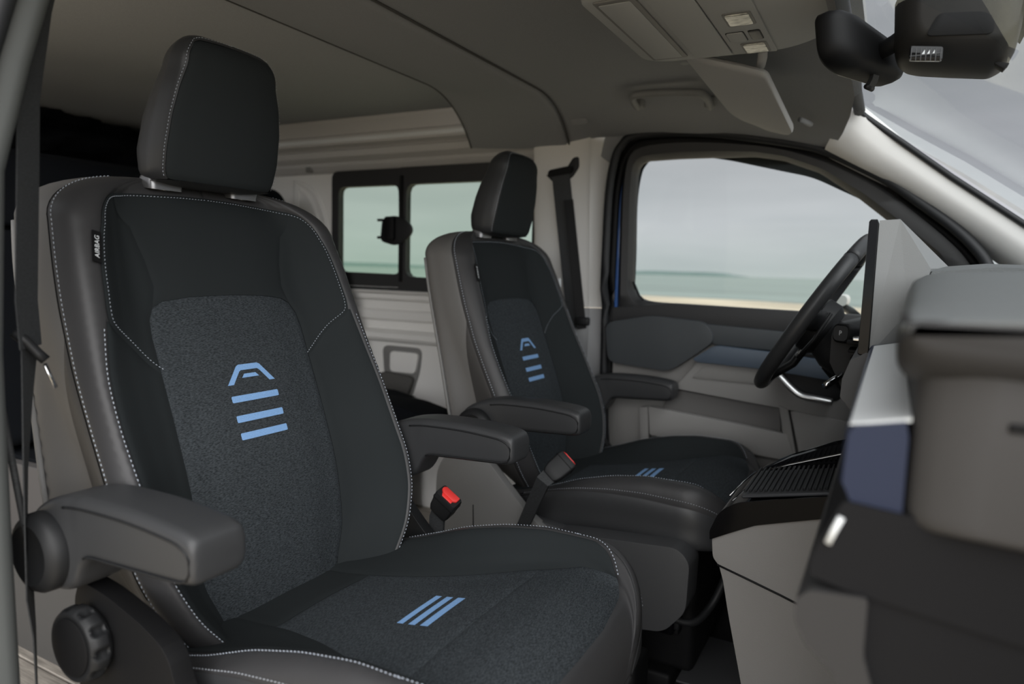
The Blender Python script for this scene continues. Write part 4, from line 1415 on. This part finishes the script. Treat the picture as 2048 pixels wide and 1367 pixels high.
# ================================================================== DASHBOARD
def dashboard():
    root = empty('dashboard', (1.1, 0, .6))
    tag(root, 'grey dashboard filling the right edge of the view', 'dashboard')
    o = np.array((1.1, 0, .6))
    def sec(y, pts):
        return [(x - o[0], y, z - o[2]) for x, z in pts]
    # soft upper pad in front of the passenger
    def pad(top, nose, bot):
        h = top - bot
        pts = [(.935, bot - .05 * h), (.916, bot + .10 * h), (nose + .001, bot + .36 * h), (nose, bot + .56 * h), (nose + .004, bot + .82 * h), (nose + .012, top - .06 * h), (.96, top + .002), (1.05, top + .004), (1.30, top + .0), (1.30, bot - .06), (1.05, bot - .018)]
        return [tuple(p) for p in catmull(pts, 4, True)]
    def cap(top, nose, bot):
        pts = [(.940, bot - .002), (.920, bot + .003), (nose + .002, bot + .010), (nose, (bot + top) / 2), (nose + .0015, top - .006), (nose + .006, top), (.96, top + .001), (1.05, top + .001), (1.30, top - .004), (1.30, bot - .06), (1.05, bot - .012)]
        return [tuple(p) for p in catmull(pts, 4, True)]
    loft('pad_end', [sec(-.792, cap(.9240, .917, .914)), sec(-.789, cap(.9265, .913, .906)), sec(-.770, cap(.9280, .910, .893)), sec(-.745, cap(.930, .9095, .884)), sec(-.735, cap(.930, .9105, .882))], PAD_END, root, angle=60)
    loft('passenger_pad', [sec(-.7905, pad(.9262, .916, .920)), sec(-.786, pad(.9282, .912, .916)), sec(-.775, pad(.930, .9105, .912)), sec(-.745, pad(.934, .9095, .900)), sec(-.70, pad(.938, .911, .884)), sec(-.62, pad(.950, .913, .882)), sec(-.45, pad(.958, .916, .882)), sec(-.15, pad(.960, .925, .88)), sec(-.06, pad(.955, .935, .88))], DASH_TOP, root, angle=45)
    # wall under the pad
    def fp(k):
        c = np.array((1.12, .845))
        q = rpoly([(.925, .915), (.922, .862), (.921, .792), (1.32, .775), (1.32, .915)], .012, 5)
        return [tuple(c + (np.array(a) - c) * np.array((k, .55 + .45 * k))) for a in q]
    loft('face_panel', [sec(-.777, fp(.80)), sec(-.775, fp(.86)), sec(-.771, fp(.92)), sec(-.766, fp(.965)), sec(-.758, fp(.993)), sec(-.748, fp(1.0)), sec(-.05, fp(1.0))], DASH_MID, root, angle=60)
    # ledge with navy front edge
    def led(k):
        return [(.9185, .860), (.887 - k, .8535), (.8835 - k, .848), (.882 - k, .815), (.890, .802), (.9205, .800), (.9205, .85)]
    loft('navy_trim', [sec(-.762, led(-.002)), sec(-.756, led(0)), sec(-.10, led(.004))], DASH_NAVY, root, angle=25)
    loft('ledge_plate', [sec(y, [(.9215, .8625), (.886, .8545), (.8855, .8535), (.9215, .860)]) for y in (-.758, -.35, -.12)], LEDGE, root, angle=20)
    # lower dash and glove box
    loft('glove_box', [sec(y, [tuple(q) for q in rpoly([(1.25, .790), (.921, .800), (.886, .803), (.8735, .775), (.8685, .757), (.869, .747), (.890, .742), (1.25, .70)], .004, 3)]) for y in (-.765, -.14)], DASH_DK, root, angle=25)
    loft('glove_lid', [sec(y, [tuple(q) for q in rpoly([(.905, .7405), (.869, .7375), (.8605, .729), (.8615, .714), (.869, .699), (.888, .683), (.915, .60), (.99, .42), (1.02, .42), (.93, .62), (.905, .70)], .004, 3)]) for y in (-.768, -.14)], PAD_END, root, angle=25)
    loft('glove_front', [sec(y, [(.905, .739), (.905, .69), (.935, .62), (1.02, .41), (1.25, .40), (1.25, .739)]) for y in (-.762, -.14)], DASH_DK, root, angle=25)
    tube('vent_slider', [(.8855 - o[0], -.767, .792 - o[2]), (.8815 - o[0], -.767, .782 - o[2]), (.8785 - o[0], -.767, .773 - o[2])], .0024, LEDGE, root, 10)
    rbox('end_vent', (1.03 - o[0], -.776, .866 - o[2]), (.12, .006, .006), PLASTIC_D, root, .002)
    # centre and driver side
    def mid(y, z, x):
        return sec(y, [(x, .84), (x + .002, z - .045), (x + .022, z), (x + .10, z + .008), (1.45, z), (1.45, .70), (x + .05, .72)])
    loft('centre_pad', [mid(-.09, .965, .930), mid(0, .970, .932), mid(.14, .975, .938), mid(.23, .970, .955), mid(.30, .93, 1.0), mid(.85, .92, 1.02)], DASH_TOP, root, angle=30)
    loft('driver_dash', [sec(y, [(.885, .855), (.90, .872), (1.2, .90), (1.2, .45), (.98, .45), (.92, .60), (.875, .70), (.87, .80)]) for y in (.13, .83)], PLASTIC, root, angle=30)
    loft('column_shroud', [sec(y, [(.80, z), (.86, z + .018), (1.0, z + .02), (1.0, .70), (.84, .70), (.80, .78)]) for y, z in ((.30, .835), (.36, .850), (.58, .850), (.64, .835))], PLASTIC, root, angle=30)
    # blade of trim below the screen
    loft('centre_vent', [sec(y, [(.855, .828), (.846, .80), (.845, .772), (.862, .752), (.93, .74), (.93, .842), (.875, .842)]) for y in (-.105, .20)], CHARCOAL, root, angle=25)
    for k in range(4):
        rbox('vent_fin', (.848 - o[0] + .004 * k, .245, .83 - o[2] - .016 * k), (.03, .07, .006), PLASTIC_D, root, .001)
    rbox('vent_chrome', (.858 - o[0], .232, .838 - o[2]), (.03, .06, .008), CHROME, root, .002)
    # thin blade at bottom left of the glove box
dashboard()

def screen():
    root = empty('touch_screen', (.87, .03, .94))
    tag(root, 'upright touch screen with a glossy black edge on the dashboard centre', 'screen')
    o = np.array((.87, .03, .94))
    def L(y, pts):
        return [(x - o[0], y - o[1], z - o[2]) for x, z in pts]
    slab = [(.8640, .840), (.8665, .838), (.8770, .838), (.8785, .841), (.8785, 1.036), (.877, 1.0395), (.8685, 1.0395), (.866, 1.036)]
    loft('display', [L(-.103, [(x * .9 + .08715, z * .985 + .014) for x, z in slab]), L(-.1015, slab), L(.1985, slab), L(.20, [(x * .9 + .08715, z * .985 + .014) for x, z in slab])], GLOSS, root, angle=40)
    # faceted rear housing
    A = {'a': (.8795, -.099, 1.038), 'b': (.8795, -.097, .838), 'c': (.906, -.094, 1.040), 'd': (.926, -.085, .838), 'e': (.950, -.094, .969), 'f': (.926, -.094, .905),
         'a2': (.8795, .195, 1.038), 'b2': (.8795, .195, .838), 'c2': (.906, .19, 1.040), 'e2': (.990, .19, .975), 'd2': (.926, .19, .838), 'g': (.950, .05, .838), 'g2': (.99, .19, .838)}
    K = list(A)
    V = [np.array(A[k]) - o for k in K]
    ix = {k: i for i, k in enumerate(K)}
    Fs = [('a', 'b', 'd', 'f', 'c'), ('c', 'f', 'e'), ('a', 'c', 'c2', 'a2'), ('c', 'e', 'e2', 'c2'), ('f', 'd', 'g2', 'e2', 'e'), ('b', 'b2', 'g2', 'd'), ('a2', 'c2', 'e2', 'g2', 'b2')]
    obj('rear_housing', V, [[ix[k] for k in f] for f in Fs], DASH_SIL, root, False)
screen()

def console():
    root = empty('centre_console', (.76, 0, .45))
    tag(root, 'centre console with glossy black top over a warm grey body', 'console')
    o = np.array((.76, 0, .45))
    def L(y, pts):
        return [(x - o[0], y - o[2] * 0, z - o[2]) for x, z in pts]
    body = rpoly([(.668, .517), (.735, .552), (.83, .583), (1.05, .60), (1.05, .30), (.76, .14), (.729, .279), (.702, .391), (.690, .448), (.682, .473), (.671, .484)], [.004] * 6 + [.02, .02, .003, .003, .012], 3)
    loft('body', [L(-.108, body), L(-.120, [(x + .002, z) for x, z in body]) , L(-.1205, [(x + .004, z) for x, z in body])][::-1] + [L(.12, body)], CONSOLE_G, root, angle=25)
    tube('body_groove', [(.681 - o[0], -.1206, .474 - o[2]), (.73 - o[0], -.1212, .461 - o[2]), (.781 - o[0], -.1212, .447 - o[2]), (.86 - o[0], -.1212, .423 - o[2])], .0018, PLASTIC_D, root, 6)
    gl = rpoly([(.667, .515), (.666, .530), (.678, .562), (.70, .583), (.76, .600), (.85, .622), (1.0, .63), (1.0, .606), (.84, .585), (.735, .553)], [.002, .004, .01, .02, .02, .01, .001, .001, .01, .01], 3)
    loft('gloss_cheek', [L(-.124, gl), L(-.121, gl)], GLOSS_D, root, angle=30)
    fr = [(.667, .515), (.666, .530), (.678, .558), (.70, .573), (.76, .588), (.86, .607), (.98, .615), (.98, .58), (.70, .53)]
    loft('gloss_deck', [L(-.119, fr), L(.119, fr)], GLOSS, root, angle=30)
    # raised far cheek
    fc = [(.690, .56), (.715, .590), (.76, .618), (.83, .652), (.90, .678), (.98, .69), (.98, .60), (.72, .56)]
    loft('far_cheek', [L(.100, fc), L(.112, [(x, z + .004) for x, z in fc]), L(.126, fc)], GLOSS, root, angle=30)
    tube('chrome_line', [(.70 - o[0], .098, .578 - o[2]), (.76 - o[0], .098, .605 - o[2]), (.84 - o[0], .098, .636 - o[2]), (.90 - o[0], .098, .66 - o[2])], .0022, CHROME, root, 6)
    tube('chrome_edge', [(.676 - o[0], -.02, .563 - o[2]), (.688 - o[0], .045, .574 - o[2]), (.700 - o[0], .098, .582 - o[2])], .0016, CHROME, root, 6)
    # ribbed mat
    rbox('tray_mat', (.79 - o[0], .0, .602 - o[2]), (.17, .17, .006), CHARCOAL, root, .002, 1, Matrix.Rotation(rad(-12), 3, 'Y'))
    for k in range(20):
        x = .712 + .0082 * k
        rbox('rib', (x - o[0], .0, .5935 + (x - .715) * .2126 - o[2] + .0012), (.0042, .165, .0035), PLASTIC, root, .0008, 1, Matrix.Rotation(rad(-12), 3, 'Y'))
    rbox('tray_back', (.875 - o[0], 0, .66 - o[2]), (.02, .20, .09), GLOSS, root, .006)
console()

# ================================================================== ROOF FITTINGS
def overhead():
    root = empty('overhead_console', (.60, -.02, 1.40))
    tag(root, 'grey overhead console with two map lamps and switches', 'overhead console')
    o = np.array((.60, -.02, 1.40))
    out = rpoly([(.428, -.215), (.428, .135), (.465, .160), (.70, .172), (.775, .11), (.80, -.02), (.775, -.15), (.70, -.215)], [.03, .03, .02, .05, .06, .06, .06, .05], 5)
    def ring(k, z, dz=.0):
        c = np.array((.6, -.02))
        return [tuple(np.append(c + (np.array(p) - c) * k, z + dz * (p[0] - .6)) - o) for p in out]
    loft('housing', [ring(1.06, 1.452), ring(1.04, 1.41, -.05), ring(1.0, 1.388), ring(.985, 1.378), ring(.96, 1.376)], ROOF_PLASTIC, root, angle=35)
    def plate(name, pts, m, th=.004, z=1.3755, r=.004, par=root, bev=.0012):
        return prism(name, [(x - o[0], y - o[1]) for x, y in rpoly(pts, r, 3)], lambda u, v, w: (u, v, z - o[2] - w), th, m, par, bev=bev)
    plate('tray_rim', [(.452, -.20), (.452, .125), (.52, .128), (.52, -.20)], PLASTIC_G, .003)
    plate('tray_floor', [(.458, -.19), (.458, .115), (.512, .118), (.512, -.19)], ROOF_PLASTIC, .001, 1.3722)
    plate('blank_panel', [(.533, -.20), (.533, .135), (.602, .143), (.602, -.20)], ROOF_PLASTIC, .004)
    plate('lamp_panel', [(.605, -.20), (.605, .143), (.681, .155), (.681, -.20)], ROOF_PLASTIC, .0035)
    for y in (-.042, .118):
        f = plate('lamp_frame', [(.626, y - .034), (.626, y + .030), (.672, y + .030), (.672, y - .034)], PLASTIC_G, .0014, 1.3722, .006)
        l = plate('lamp_lens', [(.630, y - .029), (.630, y + .025), (.668, y + .025), (.668, y - .029)], LENS, .003, 1.3722, .005, root, .001)
        l['label'] = 'clear map lamp lens'
    for x0, x1 in ((.614, .643), (.652, .670)):
        plate('switch_gap', [(x0 - .0015, .018), (x0 - .0015, .070), (x1 + .0015, .070), (x1 + .0015, .018)], PLASTIC_D, .0008, 1.3722, .005)
        plate('switch', [(x0, .0195), (x0, .0685), (x1, .0685), (x1, .0195)], ROOF_PLASTIC if x0 < .63 else CHARCOAL, .0026, 1.3722, .005)
overhead()

def visor():
    root = empty('sun_visor', (.58, .42, 1.37))
    tag(root, 'pale grey sun visor folded up above the driver', 'sun visor')
    o = Vector((.58, .42, 1.37))
    pts = [(.490, .20), (.655, .215), (.662, .60), (.650, .625), (.595, .628), (.575, .615), (.530, .600), (.505, .56)]
    def zv(x, y):
        return 1.424 - (x - .45) * .30 + (y - .2) * -.055 - .11 * max(0, y - .42) ** 2 * 4
    pp = rpoly(pts, .02, 4)
    c = np.mean(pp, axis=0)
    def ring(k, dz):
        return [tuple(Vector((c[0] + (x - c[0]) * k, c[1] + (y - c[1]) * k, zv(x, y) + dz)) - o) for x, y in pp]
    loft('flap', [ring(.95, 0), ring(.99, -.004), ring(1.0, -.010), ring(.99, -.016), ring(.95, -.020)], VISOR, root, angle=50)
    tube('hinge_arm', [tuple(Vector(p) - o) for p in ((.655, .150, 1.40), (.648, .195, 1.375), (.640, .225, 1.368))], .009, VISOR, root, 10)
    tube('hinge_clip', [tuple(Vector(p) - o) for p in ((.672, .625, 1.340), (.69, .68, 1.338))], .007, CLOTH, root, 8)
visor()

def grab():
    root = empty('grab_handle', (.345, .60, 1.42))
    tag(root, 'grey grab handle above the driver door', 'grab handle')
    q = [(-.104, .078, .012), (-.106, .060, -.006), (-.104, .020, .000), (-.094, -.016, .005), (-.072, -.024, .006), (-.03, -.026, .005), (.03, -.026, .001), (.072, -.024, -.003), (.092, -.016, -.006), (.098, .020, -.014), (.096, .060, -.022), (.094, .078, .000)]
    tube('bar', catmull(q, 5), .0095, HANDLE, root, 10, ry=.010)
    for x, z in ((-.104, .004), (.094, -.010)):
        rbox('foot', (x, .066, z), (.030, .030, .030), HANDLE, root, .008)
grab()

def mirror():
    root = empty('rear_view_mirror', (.835, 0, 1.30))
    tag(root, 'black rear view mirror with an anti dazzle tab', 'mirror')
    ax = Vector((.38, .92, -.03)).normalized()          # long axis, passenger to driver
    nn = Vector((.92, -.38, .14)).normalized()          # back of the mirror
    up = nn.cross(ax)
    if up.z < 0:
        up = -up
    out = rpoly([(-.122, .040), (-.095, .047), (.095, .036), (.120, .026), (.120, -.004), (.095, -.022), (-.07, -.036), (-.118, -.024)], .022, 5)
    def ring(k, h, s=0):
        return [tuple(ax * (u * k) + up * (v * k + s) + nn * h) for u, v in out]
    loft('housing', [ring(.97, -.016), ring(1.0, -.012), ring(1.0, .004), ring(.95, .016), ring(.80, .026), ring(.5, .030)], PLASTIC_D, root, angle=60)
    loft('mirror_glass', [ring(.94, -.0175), ring(.94, -.016)], CHROME, root, angle=30)
    tube('ball_joint', [tuple(nn * .026), tuple(nn * .05 + up * .006), tuple(nn * .085 + up * .02)], .013, PLASTIC_D, root, 12)
    def tb(u, v, h):
        return tuple(ax * u + up * v + nn * h)
    strap('dip_tab', [tb(.016, -.022, .012), tb(.016, -.034, .008), tb(.016, -.043, .002)], .019, .006, tuple(ax), PLASTIC, root)
    tube('tab_end', [tb(.006, -.044, .001), tb(.026, -.044, .001)], .0045, PLASTIC, root, 8)
mirror()

def sensor():
    root = empty('sensor_housing', (.96, -.03, 1.31))
    tag(root, 'black camera and sensor housing with a vent grille on the windscreen', 'sensor housing')
    o = Vector((.96, -.03, 1.31))
    prof = [(.877, 1.335), (.879, 1.300), (.885, 1.283), (.897, 1.271), (.915, 1.2655), (.955, 1.259), (1.005, 1.252), (1.020, 1.260), (1.031, 1.275), (1.036, 1.310), (1.021, 1.334), (.984, 1.353), (.92, 1.366), (.875, 1.37)]
    pr = [tuple(p) for p in rpoly(prof, .006, 3)]
    c = np.array((1.005, 1.372))
    def L(y, k):
        return [tuple(Vector((c[0] + (x - c[0]) * k, y, c[1] + (z - c[1]) * k)) - o) for x, z in pr]
    loft('shell', [L(-.108, .74), L(-.104, .80), L(-.085, .90), L(-.055, .97), L(-.03, 1.0), L(.01, .995), L(.025, .96), L(.032, .9)], SENSOR, root, angle=50)
    def face(d):
        # plane of the lower rear face of the shell, tilted towards the passenger side
        n = Vector((0, -.80, -.60))
        return lambda u, v, w: tuple(Vector((u, -.084 - d + .60 * v, 1.263 + .80 * v)) + Vector((0, -.75, -.6)) * (w) - o)
    prism('raised_panel', rpoly([(.918, .020), (.932, .052), (.985, .046), (.998, .036), (.998, .012)], .008, 4), lambda u, v, w: (u - o.x, -.107 - o.y - w, 1.273 + v * .9 - o.z), .003, PLASTIC_D, root, bev=.0012)
    g = prism('grille_recess', rpoly([(.900, .007), (.941, .001), (.941, -.017), (.900, -.012)], .003, 3), lambda u, v, w: (u - o.x, -.1015 - o.y - w, 1.2725 + v - o.z), .010, GLOSS, root, bev=.001)
    for k in range(7):
        x = .9025 + .0060 * k
        rbox('grille_slat', (x - o.x, -.1125 - o.y, 1.2675 - .0009 * k - o.z), (.0012, .002, .0175), CHARCOAL, g, .0003, 1)
    rbox('grille_bar', (.9205 - o.x, -.1125 - o.y, 1.2648 - o.z), (.039, .0016, .0014), CHARCOAL, g, .0003, 1)
    for k in range(3):
        prism('grille_gleam', [(.9155 + .0060 * k - o.x + a, 1.2660 - .0009 * k - o.z + b) for a, b in ((0, 0), (.0036, 0), (.0036, .0062))], lambda u, v, w: (u, -.1117 - o.y - w, v), .0006, LABEL, g, bev=0)
    prism('glass_cover', [(x - o.x, z - o.z) for x, z in ((.90, 1.400), (.96, 1.376), (1.02, 1.340), (1.046, 1.312), (1.048, 1.318), (1.025, 1.347), (.965, 1.383), (.90, 1.408))], lambda u, v, w: (u, -.11 - o.y + w, v), .17, PLASTIC_D, root, bev=.001)
    prism('foot_clip', [(1.0 - o.x, 1.262 - o.z), (1.018 - o.x, 1.248 - o.z), (1.024 - o.x, 1.256 - o.z)], lambda u, v, w: (u, -.06 - o.y + w, v), .02, PLASTIC_D, root, bev=.001)
sensor()

# ================================================================== UNDER THE DRIVER SEAT
def clutter():
    w = tube('cable_bundle', catmull([(.52, .20, .20), (.57, .22, .19), (.60, .27, .22), (.63, .30, .30), (.66, .34, .33)], 6), .009, PLASTIC, None, 8)
    tag(w, 'black cable bundle in front of the far seat base', 'cable')
    b = empty('connector_block', (.50, .235, .17))
    tag(b, 'black connector block under the far seat', 'connector')
    rbox('body', (0, 0, 0), (.06, .05, .04), GLOSS, b, .006)
    rbox('clip', (.034, 0, .005), (.014, .035, .025), PLASTIC, b, .004)
    m = rbox('floor_plate', (.60, .38, .02), (.14, .24, .006), CHARCOAL, None, .002)
    tag(m, 'thin dark plate lying on the floor beside the console', 'plate')
    s = rbox('battery_box', (.33, .06, .09), (.36, .10, .16), PLASTIC_D, None, .012)
    tag(s, 'low black box on the floor between the front seats', 'box')
    tube('box_edge', [(-.17, -.052, .078), (.165, -.052, .078), (.178, -.045, .068)], .002, SILVER, s, 6).location = (0, 0, 0)
clutter()
